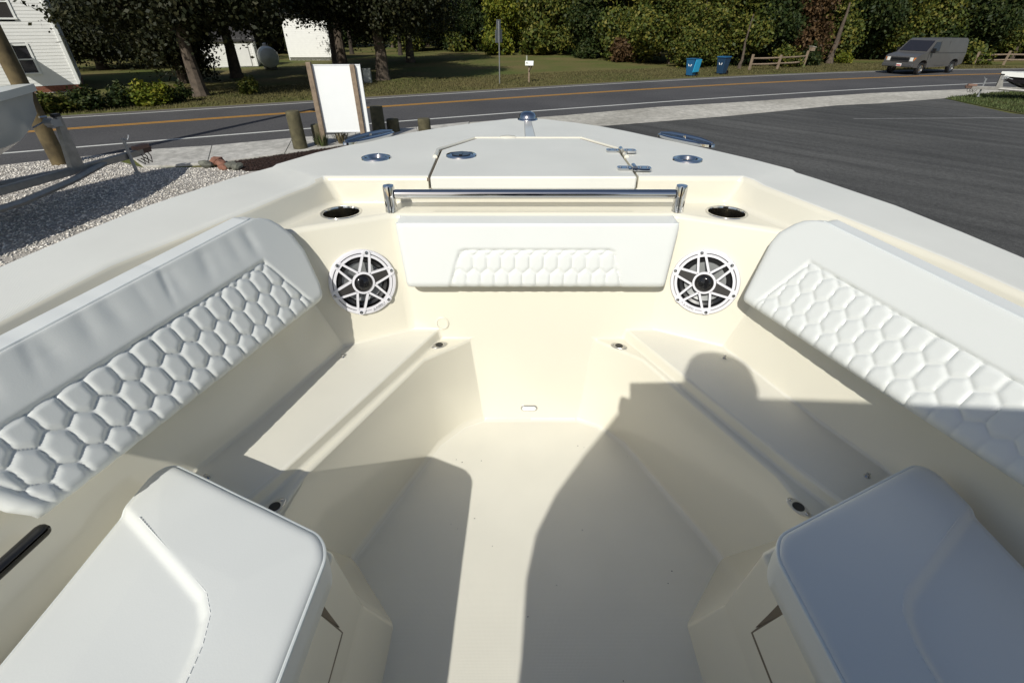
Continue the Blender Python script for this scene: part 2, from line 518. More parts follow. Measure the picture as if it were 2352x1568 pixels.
# hatch lid
HL = MB()
lid = [(-0.383, 1.806), (-0.394, 2.25), (-0.252, 2.502), (0.252, 2.502), (0.394, 2.25), (0.383, 1.806)]
n = len(lid)
zt, zb = HD + 0.006, 0.8935
HL.add([(x, y, zt) for x, y in lid] + [(x, y, zb) for x, y in lid], [tuple(range(n)), tuple(range(n, 2 * n))] + [(i, (i + 1) % n, n + (i + 1) % n, n + i) for i in range(n)])
hatch = bb(HL, 'hatch_lid', M['deckskid'], bevel=0.009 * K, seg=3)
sl = MB()
sl.box((-0.3999, 2.04, 0.925), (0.009, 0.42, 0.012), rot=(0, 0, R(1.4)))
sl.box((0, 1.822, 0.8905), (0.772, 0.02, 0.0035))
bb(sl, 'hatch_seal', M['gap'], parent=boat)
for pts in ([(-0.394, 2.25), (-0.252, 2.502), (0.252, 2.502), (0.394, 2.25)],):
    hm = MB(); hm.tube([(x * 1.045, y + 0.012, HD + 0.001) for x, y in [(-.390, 2.12)] + pts + [(.390, 2.12)]], 0.0095, 10)
    bb(hm, 'hatch_coaming', M['gel'], parent=boat)
    hm = MB(); hm.tube([(x * 1.012, y + 0.004, HD + 0.0005) for x, y in pts], 0.0030, 6)
    bb(hm, 'hatch_gasket', M['gap'], parent=boat)
fn = MB()
fn.lathe([(0.05, 0), (0.047, 0.008), (0.035, 0.013), (0, 0.014)], 20, M4=Matrix.Translation((-0.10, 2.52, HD)), sy=0.55)
bb(fn, 'finger_lift', M['gel'], parent=boat)
la = MB()
T4 = Matrix.Translation((-0.296, 2.135, zt))
la.lathe([(0.066, 0.0), (0.064, 0.005), (0.050, 0.007), (0.046, 0.003), (0.0, 0.002)], 28, M4=T4)
la2 = MB()
la2.lathe([(0.040, 0.003), (0.036, 0.0075), (0.0, 0.008)], 24, M4=T4)
la2.box((-0.296, 2.135, zt + .009), (0.012, 0.06, 0.006))
lo = bb(la, 'hatch_latch', M['chrome'], parent=boat)
l2 = bb(la2, 'latch_handle', M['gloss_black'], parent=lo)
for hx, hy, a in ((0.397, 2.205, -0.05), (0.3905, 1.905, -0.02)):
    T4 = Matrix.Translation((hx, hy, zt)) @ Matrix.Rotation(a, 4, 'Z')
    h = MB()
    for s in (1, -1):
        poly = [(s * .004, -.018), (s * .03, -.023), (s * .056, -.023), (s * .064, -.014), (s * .064, .014), (s * .056, .023), (s * .03, .023), (s * .004, .018)]
        h.prism(poly if s > 0 else poly[::-1], 0.0, 0.009, 0, T4)
        for xx in (.025, .052):
            h.lathe([(.006, .009), (.005, .0115), (0, .012)], 8, 0, T4 @ Matrix.Translation((s * xx, 0, 0)))
    h.tube([(0, -.022, .009), (0, .022, .009)], .0105, 10, 0, True, T4)
    bb(h, 'hinge', M['chrome'], parent=boat)

# cup holders, rod holders
M['cupsteel'] = mat('cup_steel', (.40, .38, .34), rough=.16, metal=1.0)
def cup(name, x, y, z, r, depth, mats, tilt=0.0, ry=1.0):
    m_ = MB()
    T4 = Matrix.Translation((x, y, z)) @ Matrix.Rotation(tilt, 4, 'Z')
    m_.lathe([(r, 0.0005), (r * .985, .0025), (r * .93, .003), (r * .90, .002), (r * .88, -.004)], 32, 0, T4, 1, ry)
    m_.lathe([(r * .88, -.004), (r * .84, -depth * .5), (r * .82, -depth), (0, -depth)], 32, 1, T4, 1, ry)
    return bb(m_, name, mats)
for s in (1, -1):
    cup('cup_holder', s * .702, 1.712, HSH, 0.074, 0.085, [M['chrome'], M['cupsteel']])
for x, y in RODH:
    m_ = MB()
    T4 = Matrix.Translation((x, y, HD))
    m_.lathe([(.062, .0), (.060, .006), (.050, .009), (.040, .006), (.034, -.006)], 30, 0, T4)
    o = bb(m_, 'rod_holder', M['chrome'])
    m_ = MB()
    m_.lathe([(.035, -.004), (.030, -.06), (.028, -.2), (0, -.2)], 24, 0, T4)
    bb(m_, 'liner_tube', M['black'], parent=o)

# cleats
for x0_, y0_, x1_, y1_ in ((-0.868, 2.37, -0.690, 2.655), (0.660, 2.60, 0.850, 2.322)):
    a, b_ = Vector((x0_, y0_, 0)), Vector((x1_, y1_, 0))
    c_, d_ = (a + b_) / 2, (b_ - a)
    L = d_.length / 2
    T4 = Matrix.Translation((c_.x, c_.y, HD)) @ Matrix.Rotation(math.atan2(d_.y, d_.x), 4, 'Z')
    m_ = MB()
    out = []
    for i in range(36):
        t = 2 * math.pi * i / 36
        out.append((L * math.copysign(abs(math.cos(t)) ** 0.85, math.cos(t)), 0.046 * math.copysign(abs(math.sin(t)) ** 1.1, math.sin(t))))
    for (z0_, sc0), (z1_, sc1) in (((0, 1.0), (.010, .985)), ((.010, .985), (.015, .90)), ((.015, .90), (.0185, .4)), ((.0185, .4), (.019, .02))):
        vv = [(x * sc0, y * sc0, z0_) for x, y in out] + [(x * sc1, y * sc1, z1_) for x, y in out]
        m_.add(vv, [(i, (i + 1) % 36, 36 + (i + 1) % 36, 36 + i) for i in range(36)], 0, True, T4)
    cl = bb(m_, 'cleat', M['chrome'])
    m_ = MB()
    m_.tube([(-L * .93, 0, .016), (-L * .5, 0, .0215), (0, 0, .0225), (L * .5, 0, .0215), (L * .93, 0, .016)], [.004, .009, .010, .009, .004], 8, 0, True, T4)
    m_.lathe([(.013, .016), (.012, .026), (.006, .029), (0, .0295)], 12, 0, T4)
    bb(m_, 'cleat_bar', M['chrome'], parent=cl)

# bow light and a thin grey strip raised on the deck behind it
m_ = MB()
T4 = Matrix.Translation((0.012, 3.075, HD))
m_.lathe([(.060, 0), (.058, .006), (.054, .010)], 24, 0, T4, 1, 1.1)
m_.lathe([(.052, .010), (.049, .024), (.038, .037), (.018, .044), (0, .045)], 24, 0, T4, 1, 1.1)
nl_ = bb(m_, 'bow_light', M['chrome'])
m_ = MB()
m_.add([(-.008, 3.00, HD + .003), (.030, 3.00, HD + .003), (.034, 2.56, HD + .003), (-.012, 2.56, HD + .003),
        (-.012, 3.00, HD - .001), (.034, 3.00, HD - .001), (.040, 2.555, HD - .001), (-.018, 2.555, HD - .001)],
       [(0, 1, 2, 3), (0, 4, 5, 1), (1, 5, 6, 2), (2, 6, 7, 3), (3, 7, 4, 0)], 0, False)
bb(m_, 'grey_deck_strip', mat('smooth_gel_strip', (0.55, 0.55, 0.52), rough=0.15))

# grab rail
m_ = MB()
m_.tube([(-.50, 1.728, .902), (.505, 1.728, .902)], .0165, 20)
rail = bb(m_, 'grab_rail', M['chrome'])
for x in (-.522, .527):
    m_ = MB()
    m_.lathe([(.022, 0), (.0215, .006), (.021, .010), (.021, .088), (.019, .093), (0, .0935)], 24, 0, Matrix.Translation((x, 1.728, HSH)))
    bb(m_, 'rail_post', M['chrome'], parent=rail)

# speakers
def speaker(s):
    A = Vector((s * 0.478, 1.61, 0.40))
    eu = Vector((0.892, -0.452 * s, 0)).normalized()      # picture right along the panel
    ev = Vector((s * 0.095, 0.188, 0.978)).normalized()
    ev = (ev - eu * ev.dot(eu)).normalized()
    nz = eu.cross(ev)
    if nz.y > 0: nz = -nz
    c_ = A + Vector((s * 0.892, -0.452, 0)).normalized() * 0.145 + ev * 0.226
    T4 = Matrix((( *eu, 0), (*ev, 0), (*nz, 0), (0, 0, 0, 1))).transposed()
    T4 = Matrix.Translation(c_) @ T4
    sp = MB()
    r = 0.121
    sp.lathe([(r, .0), (r, .008), (r * .975, .0125), (r * .90, .014), (r * .885, .0105), (r * .865, .0105)], 48, 0, T4)
    root = bb(sp, 'speaker', M['white_plastic'])
    p_ = MB()
    p_.lathe([(r * .885, .0109), (r * .868, .0109)], 48, 0, T4)
    bb(p_, 'ring_groove', M['darkgrey'], parent=root)
    b_ = MB()
    b_.lathe([(r * .80, .004), (r * .79, -.004), (r * .72, .002), (r * .64, -.002), (r * .60, -.010)], 40, 0, T4)
    b_.lathe([(r * .87, .0105), (r * .80, .004)], 40, 0, T4)
    bb(b_, 'surround', M['black'], parent=root)
    cn = MB()
    cn.lathe([(r * .61, -.010), (r * .40, -.022), (r * .22, -.034), (0, -.036)], 40, 0, T4)
    bb(cn, 'cone', M['cone'], parent=root)
    dc = MB()
    dc.lathe([(r * .29, -.004), (r * .28, .012), (r * .255, .0165), (r * .235, .0145)], 32, 1, T4)
    dc.lathe([(r * .235, .0145), (r * .20, .0195), (r * .12, .0225), (0, .0235)], 32, 0, T4)
    bb(dc, 'tweeter', [M['gloss_black'], M['darkgrey']], parent=root)
    # grille: inner ring, outer ring, six spokes (pairs of bars)
    g_ = MB()
    g_.lathe([(r * .865, .0085), (r * .865, .0145), (r * .79, .015), (r * .785, .008)], 48, 0, T4)
    g_.lathe([(r * .335, .008), (r * .335, .017), (r * .275, .018), (r * .275, .008)], 40, 0, T4)
    bar_ang = R(13.5) if s < 0 else R(-13)
    for k in range(6):
        an = bar_ang + k * math.pi / 3
        ca, sa = math.cos(an), math.sin(an)
        def P2(u, v, z): return (u * ca - v * sa, u * sa + v * ca, z)
        wide = k % 3 == 0
        w0, w1 = (.026, .0165) if wide else (.0225, .0145)
        bw = .0078
        for sg in (1, -1):
            q = [(r * .31, sg * (w0 - bw)), (r * .94, sg * (w1 - bw)), (r * .94, sg * w1), (r * .31, sg * w0)]
            vv = [P2(u, v, .0065) for u, v in q] + [P2(u, v, .0165) for u, v in q]
            g_.add(vv, [(0, 1, 2, 3), (4, 5, 6, 7), (0, 1, 5, 4), (1, 2, 6, 5), (2, 3, 7, 6), (3, 0, 4, 7)], 0, False, T4)
        q = [(r * .865, -.0150), (r * .955, -.0115), (r * .985, -.006), (r * .985, .006), (r * .955, .0115), (r * .865, .0150)]
        vv = [P2(u, v, .008) for u, v in q] + [P2(u, v, .0175) for u, v in q]
        g_.add(vv, [tuple(range(6)), tuple(range(6, 12))] + [(i, (i + 1) % 6, 6 + (i + 1) % 6, 6 + i) for i in range(6)], 0, False, T4)
        scr = MB()
        scr.lathe([(.0062, .0172), (.0058, .0192), (.0035, .0196), (.003, .0182), (0, .0180)], 12, 0, T4 @ Matrix.Translation(P2(r * .915, 0, 0)))
        bb(scr, 'screw', M['chrome'], parent=root)
        if wide:
            q = [(r * .30, -.021), (r * .86, -.0108), (r * .86, .0108), (r * .30, .021)]
            vv = [P2(u, v, .006) for u, v in q] + [P2(u, v, .0135) for u, v in q]
            acc = MB()
            acc.add(vv, [(0, 1, 2, 3), (4, 5, 6, 7), (0, 1, 5, 4), (1, 2, 6, 5), (2, 3, 7, 6), (3, 0, 4, 7)], 0, False, T4)
            bb(acc, 'accent_bar', M['darkgrey'], parent=root)
    bb(g_, 'grille', M['white_plastic'], parent=root)
    # badge with lettering
    an = R(-71) if s < 0 else R(-108)
    bc = T4 @ Vector((math.cos(an) * r * .86, math.sin(an) * r * .86, .0135))
    Tb = Matrix.Translation(bc) @ T4.to_3x3().to_4x4() @ Matrix.Rotation(an + math.pi / 2, 4, 'Z')
    bd = MB()
    bd.box((0, .0005, 0), (.050, .0135, .005), M4=Tb)
    bb(bd, 'badge', M['white_plastic'], parent=root, bevel=.001)
    cu = bpy.data.curves.new('lettering', 'FONT')
    cu.body = 'JL AUDIO'
    cu.size = .0094 * K
    cu.align_x = 'CENTER'; cu.align_y = 'CENTER'
    cu.extrude = .0003
    cu.materials.append(M['darkgrey'])
    tmp = bpy.data.objects.new('lettering_curve', cu)
    C.objects.link(tmp)
    dg = bpy.context.evaluated_depsgraph_get()
    tme = bpy.data.meshes.new_from_object(tmp.evaluated_get(dg))
    bpy.data.objects.remove(tmp)
    to = bpy.data.objects.new('lettering', tme)
    C.objects.link(to)
    to.parent = root
    Tt = Tb @ Matrix.Translation((0, .0, .0032))
    to.matrix_local = Matrix.Translation(Tt.to_translation() * K) @ Tt.to_3x3().to_4x4()
    return root
speaker(-1)
speaker(1)

# hinge sockets, snaps, courtesy light, access plug
for x, y, rz in ((-.365, 1.552, .45), (.338, 1.545, -.45), (-.70, .80, 1.1), (.668, .80, -1.1)):
    T4 = Matrix.Translation((x, y, HLEDGE)) @ Matrix.Rotation(rz, 4, 'Z')
    m_ = MB()
    m_.lathe([(.033, .0), (.0325, .0025), (.031, .0035), (.015, .0036), (.0135, .002)], 24, 0, T4, 1.0, .56)
    o = bb(m_, 'socket_plate', M['steel'])
    m_ = MB(); m_.lathe([(.0150, .0040), (.0135, .0046), (.012, .0043), (0, .0041)], 18, 0, T4)
    bb(m_, 'socket_bore', M['black'], parent=o)
    for s in (1, -1):
        m_ = MB(); m_.lathe([(.0042, .0035), (.0035, .0052), (0, .0055)], 10, 0, T4 @ Matrix.Translation((s * .0235, 0, 0)))
        bb(m_, 'screw', M['chrome'], parent=o)
for x, y in ((-.698, 1.422), (.694, 1.416), (-.899, .865), (.877, .871)):
    m_ = MB()
    T4 = Matrix.Translation((x, y, HSEAT))
    m_.lathe([(.0085, 0), (.008, .003), (.005, .0045), (.0045, .0095), (.0055, .012), (0, .0135)], 14, 0, T4)
    bb(m_, 'snap_stud', M['chrome'])
wy = lambda h: 1.522 + .212 * h
Tl = Matrix.Translation((-.008, wy(.055), .055)) @ Matrix.Rotation(R(78), 4, 'X')
m_ = MB()
def stadium(a, b_, n=10):
    o_ = []
    for i in range(n + 1):
        t = -math.pi / 2 + math.pi * i / n
        o_.append((a + b_ * math.cos(t), b_ * math.sin(t)))
    for i in range(n + 1):
        t = math.pi / 2 + math.pi * i / n
        o_.append((-a + b_ * math.cos(t), b_ * math.sin(t)))
    return o_
m_.prism(stadium(.022, .0135), -.004, .005, 0, Tl)
o = bb(m_, 'courtesy_light', M['chrome'], bevel=.0015)
m_ = MB(); m_.prism(stadium(.020, .0092), .003, .0068, 0, Tl)
bb(m_, 'light_lens', M['lens'], parent=o)
m_ = MB()
Tp = Matrix.Translation((-.355, wy(.428) - .0, .428)) @ Matrix.Rotation(R(78), 4, 'X')
m_.lathe([(.026, -.002), (.026, .004), (.021, .0055), (.019, .002), (0, .002)], 24, 0, Tp)
bb(m_, 'access_plug', M['gel'])
m_ = MB()
m_.lathe([(.006, 0), (.005, .003), (0, .0035)], 10, 0, Matrix.Translation((-.235, wy(.588) - .002, .588)) @ Matrix.Rotation(R(78), 4, 'X'))
bb(m_, 'snap_stud', M['chrome'])
# pocket slot in the port side
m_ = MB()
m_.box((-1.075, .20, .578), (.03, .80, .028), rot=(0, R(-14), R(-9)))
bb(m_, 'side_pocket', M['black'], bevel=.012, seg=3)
# specks of grit on the sole
m_ = MB()
rg = random.Random(3)
for i in range(22):
    x, y = rg.uniform(-.32, .42), rg.uniform(.3, 1.45)
    m_.lathe([(rg.uniform(.0008, .0019), 0), (.0006, .0012), (0, .0013)], 6, 0, Matrix.Translation((x, y, .0005)) @ Matrix.Rotation(rg.uniform(0, 3), 4, 'Z'), 1, rg.uniform(.5, 1.8))
tag(bb(m_, 'grit', M['darkgrey']), kind='stuff')

# helm console with windscreen behind the photographer
m_ = MB()
half = [(-.355, 1.925), (-.42, 1.79), (-.50, 1.62), (-.56, 1.46), (-.58, 1.33), (-.56, 1.20), (-.50, 1.02), (-.47, .90)]
full = half + [(.26 - x, z - (.03 if i > 5 else .0)) for i, (x, z) in enumerate(reversed(half))]
T4 = Matrix(((1, 0, 0, 0), (0, 0, 1, 0), (0, 1, 0, 0), (0, 0, 0, 1)))
m_.prism(full, -.665, -.645, 0, T4)
cons = MB()
cons.box((.13, -1.0, .48), (1.1, .68, .96), taper=.96)
cons.box((.13, -1.0, 1.06), (1.06, .60, .2), taper=.9)
co = bb(cons, 'helm_console', M['gel'], bevel=.03 * K, seg=3)
bb(m_, 'windscreen', M['gloss_black'], parent=co)
# ------------------------------------------------------------------ cushions (each lies on or against the boat: things of their own)
def cushion_thing(mb, name, label, origin, group=None, mats=None, **kw):
    o = mb.build(name, mats or M['vinyl'], None, origin=origin, scl=K, **kw)
    o.location = BO + Vector(origin) * K
    return tag(o, label, 'cushion', group)

def quilt(u, v, pu, pv, hh, depth, u_off, v_off):
    """stitched elongated hexagons: dish towards every seam"""
    best, second = 9.0, 9.0
    k = pu / pv * 0.90
    r0 = int(math.floor((v - v_off) / pv))
    for r_ in range(r0 - 1, r0 + 3):
        oo = u_off + (0.5 * pu if r_ % 2 else 0.0)
        c0 = int(math.floor((u - oo) / pu))
        for c_ in range(c0 - 1, c0 + 3):
            d = math.hypot(u - (oo + c_ * pu), (v - (v_off + r_ * pv)) * k)
            if d < best: best, second = d, best
            elif d < second: second = d
    e = (second - best) / 2
    t = min(1.0, e / (pu * 0.24))
    return -depth * (1.0 - t) ** 2.0 - 0.0016 * max(0.0, 1 - e / 0.0024)

def backrest(name, label, A, eu, ev, nv, vtop, end_prof, length, quilt_fn, thick, nu, nvv, wrinkle=None, group=None, taper=0.0):
    """A upholstered panel: front face in the (u, v) plane, normal nv towards the viewer"""
    A, eu, ev, nv = Vector(A), Vector(eu).normalized(), Vector(ev).normalized(), Vector(nv).normalized()
    vs_p = [p[1] for p in end_prof]; us_p = [p[0] for p in end_prof]
    def u0(v): return float(np.interp(v, vs_p, us_p))
    rb, rt = 0.024, 0.006
    def roll(e, r):
        if e >= r: return 0.0
        e = max(e, 0.0)
        return -(r - math.sqrt(max(0, r * r - (r - e) ** 2)))
    def fpos(su, sv):
        v = vtop * sv
        a = u0(v); b_ = length - a
        u = a + (b_ - a) * su
        vt_ = vtop - taper * max(0, u)
        v = vt_ * sv
        vv = v
        off = roll(min(u - a, b_ - u), rb) + roll(v, rb) + roll(vt_ - v, rt)
        q, inside = quilt_fn(u, v)
        off += q
        if wrinkle: off += wrinkle(u, v)
        return A + eu * u + ev * vv + nv * off
    mb = MB()
    # warp of the parameter so that the borders get close rows
    def wp(t): return 0.5 - 0.5 * math.cos(math.pi * t) if False else t
    def sp(n_):
        ed = [0, .004, .010, .018, .028]
        mid = [ .028 + (1 - .056) * i / (n_ - 10) for i in range(1, n_ - 10)]
        return ed + mid + [1 - e for e in reversed(ed)]
    SU, SV = sp(nu), [0, .012, .03, .055] + [.085 + (1 - .085 - .03) * i / (nvv - 7) for i in range(0, nvv - 6)] + [.985, .993, 1]
    nU, nV = len(SU), len(SV)
    verts = [fpos(su, sv) for sv in SV for su in SU]
    faces = [(j * nU + i, j * nU + i + 1, (j + 1) * nU + i + 1, (j + 1) * nU + i) for j in range(nV - 1) for i in range(nU - 1)]
    mb.add(verts, faces)
    # skirt round the border, straight back
    border = [i for i in range(nU)] + [(j + 1) * nU - 1 for j in range(1, nV)] + [(nV - 1) * nU + i for i in range(nU - 2, -1, -1)] + [j * nU for j in range(nV - 2, 0, -1)]
    bp = [verts[i] for i in border]
    nb = len(bp)
    hb = Vector((-nv.x, -nv.y, 0.05)).normalized()
    back = [p + hb * thick for p in bp]
    mid = [(p * .5 + b_ * .5) for p, b_ in zip(bp, back)]
    mb.add(bp + mid + back, [(i, nb + i, nb + (i + 1) % nb, (i + 1) % nb) for i in range(nb)] + [(nb + i, 2 * nb + i, 2 * nb + (i + 1) % nb, nb + (i + 1) % nb) for i in range(nb)])
    mb.add(back, [tuple(range(nb))])
    org = tuple(A)
    ob = cushion_thing(mb, name, label, org, group, merge=2e-5, angle=50)
    # piping along the top seam and round the ends
    top = [verts[(nV - 1) * nU + i] for i in range(0, nU, 2)]
    pp = MB(); pp.tube([p + nv * .001 for p in top], .0038, 6)
    pp.build('piping', M['piping'], ob, origin=org, scl=K)
    return ob

def hexfn(poly, pu, pv, depth, u_off, v_off, top_line):
    """quilting inside a polygon of the (u, v) plane, with a seam along its edge"""
    P_ = [Vector((a, b_)) for a, b_ in poly]
    n_ = len(P_)
    def fn(u, v):
        # signed distance to the convex polygon
        d = 9.0
        for i in range(n_):
            a, b_ = P_[i], P_[(i + 1) % n_]
            e = (b_ - a)
            nn = Vector((-e.y, e.x)).normalized()
            d = min(d, (Vector((u, v)) - a).dot(nn))
        if d < -0.012: return 0.0, False
        if d <= 0:
            t = -d / 0.012
            return -0.006 * (1 - t) ** 2, False
        q = quilt(u, v, pu, pv, 0, depth, u_off, v_off)
        e = min(1.0, d / 0.010)
        return q * 1.0 + -0.006 * (1 - e) ** 2, True
    return fn

# port bow backrest
VT = 0.322
LEN_ = 0.90
LEN_R = 1.40
endL = [(0.0, 0.0), (-0.027, 0.052), (-0.056, 0.165), (-0.050, 0.225), (-0.029, 0.268), (-0.008, 0.295), (0.022, 0.312), (0.055, 0.322)]
qpL = [(0.049, -0.03), (LEN_ - 0.035, -0.03), (LEN_ + 0.035, 0.172), (0.122, 0.196)]
rw = random.Random(11)
WR = [(0.12 + .062 * i + rw.uniform(-.02, .02), rw.uniform(0.010, 0.024), rw.uniform(.0008, .0034), rw.uniform(-.35, .15)) for i in range(14)]
def wrinkL(u, v):
    if v < 0.19 or v > 0.318: return 0.0
    f = max(0, min(1, (v - .19) / .06)) ** 1.5 * max(0, min(1, (.318 - v) / .03))
    s_ = 0.0
    for uc, w_, a_, sl_ in WR:
        s_ -= a_ * math.exp(-((u - uc - sl_ * (v - .25)) / w_) ** 2)
    return s_ * f
hexL = hexfn(qpL, 0.0545, 0.0645, 0.0058, 0.284 - 0.0, 0.152, None)
backrest('backrest_cushion', 'white backrest along the left side of the bow, quilted in hexagons, in shade', (-0.710, 1.435, 0.640),
         (-0.279, -0.960, 0.0), (-0.449, 0.131, 0.884), (0.849, -0.247, 0.468), VT, endL, LEN_, hexL, 0.052, 250, 78, wrinkL, 'quilted backrests of the bow', .038)
endR = [(0.0, 0.0), (-0.034, 0.131), (-0.052, 0.20), (-0.050, 0.24), (-0.021, 0.284), (0.0, 0.303), (0.03, 0.318), (0.055, 0.325)]
qpR = [(0.049, -0.03), (0.122, 0.200), (LEN_R - 0.115, 0.137), (LEN_R - 0.049, -0.03)]
def flip_poly(p): return list(reversed(p))
hexR = hexfn(flip_poly(qpR), 0.0545, 0.0645, 0.0042, 0.163, 0.152, None)
backrest('backrest_cushion', 'white quilted backrest along the right side of the bow, sunlit at its forward end', (0.688, 1.428, 0.640),
         (0.317, -0.948, 0.0), (0.498, 0.166, 0.851), (-0.807, -0.270, 0.525), 0.325, endR, LEN_R, hexR, 0.048, 330, 78, None, 'quilted backrests of the bow', .062)
# centre backrest on the forward wall
endF = [(0.0, 0.0), (-0.012, 0.10), (-0.026, 0.215), (-0.024, 0.232), (-0.016, 0.236)]
qpF = [(0.148, -0.03), (0.795, -0.03), (0.745, 0.132), (0.728, 0.139), (0.216, 0.139), (0.199, 0.132)]
hexF = hexfn(qpF, 0.0503, 0.0645, 0.0048, 0.221, 0.0955, None)
backrest('backrest_cushion', 'wide white backrest on the forward wall below the steel rail, quilted in its lower middle', (-0.465, 1.555, 0.611),
         (1.0, 0.0, 0.0), (0.009, 0.215, 0.975), (0.002, -0.975, 0.224), 0.229, endF, 0.945, hexF, 0.075, 190, 62, None, 'quilted backrests of the bow')

# console seat cushions
def seat_cushion(s, label):
    fo, fi, ai, ao = Vector((.935, .818)), Vector((.455, .597)), Vector((.492, -.55)), Vector((.975, -.55))
    zt_, th, rr_, rc = 0.53, 0.085, 0.022, 0.055
    L1, L2 = (ai - fi).length, (fo - fi).length
    def warp(a, L):
        return a
    # bilinear coordinates in metres: p (0..1 outboard), q (0..1 aft); rounded corners by the square-to-disc map
    groove = [(1.05, .735), (.931, .672), (.72, .525), (.655, .478), (.628, .44), (.615, .39), (.612, .33), (.618, -.6)]
    # smooth polyline
    gp = []
    for i in range(len(groove) - 1):
        for t in (0, .25, .5, .75):
            gp.append(Vector(groove[i]).lerp(Vector(groove[i + 1]), t))
    gp.append(Vector(groove[-1]))
    def gdist(x, y):
        best, sg = 9, 1
        p = Vector((x, y))
        for a, b_ in zip(gp[:-1], gp[1:]):
            e = b_ - a
            t = max(0, min(1, (p - a).dot(e) / e.length_squared))
            d = p - (a + e * t)
            if d.length < best:
                best = d.length
                sg = 1 if (e.x * (p - a).y - e.y * (p - a).x) > 0 else -1
        return best * sg
    def top(su, sv):
        # metric coords from centre of the slab
        W, H_ = L2, L1
        a, b_ = su * W, sv * H_
        cx_, cy_ = None, None
        ex, ey = min(a, W - a), min(b_, H_ - b_)
        e = min(ex, ey)
        if ex < rc and ey < rc:
            dx_, dy_ = rc - ex, rc - ey
            m_ = max(dx_, dy_); l_ = math.hypot(dx_, dy_)
            if l_ > 1e-9:
                f = m_ / l_
                nx, ny = rc - dx_ * f, rc - dy_ * f
                a = nx if a < W / 2 else W - nx
                b_ = ny if b_ < H_ / 2 else H_ - ny
            e = rc - m_
        p, q = a / W, b_ / H_
        xy = (fi.lerp(fo, p)).lerp(ai.lerp(ao, p), q)
        z = zt_
        if e < rr_: z -= (rr_ - math.sqrt(max(0, rr_ ** 2 - (rr_ - e) ** 2))) * 0.55
        z += 0.010 * min(1, e / .15) * 0.5
        g = gdist(xy.x, xy.y)          # + inside the insert
        if g > 0.0:
            t = min(1, g / .017)
            z -= .0125 * t * (2 - t)
        if abs(g) < .006: z -= .0022 * (1 - abs(g) / .006)
        z += .0011 * math.sin(xy.x * 17 + 1.3 * math.sin(xy.y * 9)) * math.sin(xy.y * 13 + xy.x * 5)
        return Vector((s * xy.x, xy.y, z))
    nu_, nv_ = 130, 260
    def tt(i, n_):
        t = i / n_
        return t + 0.0
    su_ = [0, .006, .014, .025, .04] + [.05 + .9 * i / (nu_ - 10) for i in range(nu_ - 9)] + [.96, .975, .986, .994, 1]
    sv_ = [0, .003, .007, .012, .018] + [.024 + .952 * i / (nv_ - 10) for i in range(nv_ - 9)] + [.982, .988, .993, .997, 1]
    nU, nV = len(su_), len(sv_)
    V_ = [top(a, b_) for b_ in sv_ for a in su_]
    mb = MB()
    mb.add(V_, [(j * nU + i, j * nU + i + 1, (j + 1) * nU + i + 1, (j + 1) * nU + i) for j in range(nV - 1) for i in range(nU - 1)])
    border = [i for i in range(nU)] + [(j + 1) * nU - 1 for j in range(1, nV)] + [(nV - 1) * nU + i for i in range(nU - 2, -1, -1)] + [j * nU for j in range(nV - 2, 0, -1)]
    bp = [V_[i] for i in border]
    nb = len(bp)
    cen = sum(bp, Vector()) / nb
    l1 = [Vector((p.x, p.y, p.z - .006)) for p in bp]
    l2 = [Vector((cen.x + (p.x - cen.x) * 1.004, cen.y + (p.y - cen.y) * 1.002, p.z - th * .5)) for p in bp]
    l3 = [Vector((cen.x + (p.x - cen.x) * .997, cen.y + (p.y - cen.y) * .998, zt_ - th - .006)) for p in bp]
    l4 = [Vector((cen.x + (p.x - cen.x) * .96, cen.y + (p.y - cen.y) * .98, zt_ - th - .012)) for p in bp]
    ls = [bp, l1, l2, l3, l4]
    mb.add([p for l_ in ls for p in l_], [(k * nb + i, (k + 1) * nb + i, (k + 1) * nb + (i + 1) % nb, k * nb + (i + 1) % nb) for k in range(4) for i in range(nb)])
    org = (s * .70, .2, .44)
    ob = cushion_thing(mb, 'seat_cushion', label, org, 'console seat cushions', merge=2e-5, angle=55)
    pp = MB(); pp.tube([p + Vector((0, 0, .0005)) for p in bp[::2]], .0045, 8, closed=True)
    pp.build('piping', M['piping'], ob, origin=org, scl=K)
    st = MB()
    tot = 0.0
    for a, b_ in zip(gp[:-1], gp[1:]):
        e = b_ - a
        nn = Vector((e.y, -e.x)).normalized()
        k_ = max(1, int(e.length / .0085))
        for i in range(k_):
            p0 = a.lerp(b_, (i + .15) / k_) + nn * .007
            p1 = a.lerp(b_, (i + .80) / k_) + nn * .007
            if p0.y < .1 or p0.x > .885: continue
            z = zt_ + .0047
            st.tube([(s * p0.x, p0.y, z), (s * p1.x, p1.y, z)], .0011, 4)
    tag(st.build('stitching', M['thread'], ob, origin=org, scl=K), kind='stuff')
    return ob
seat_cushion(-1, 'sunlit white seat cushion at the lower left of the cockpit')
seat_cushion(1, 'white seat cushion in blue shade at the lower right of the cockpit')

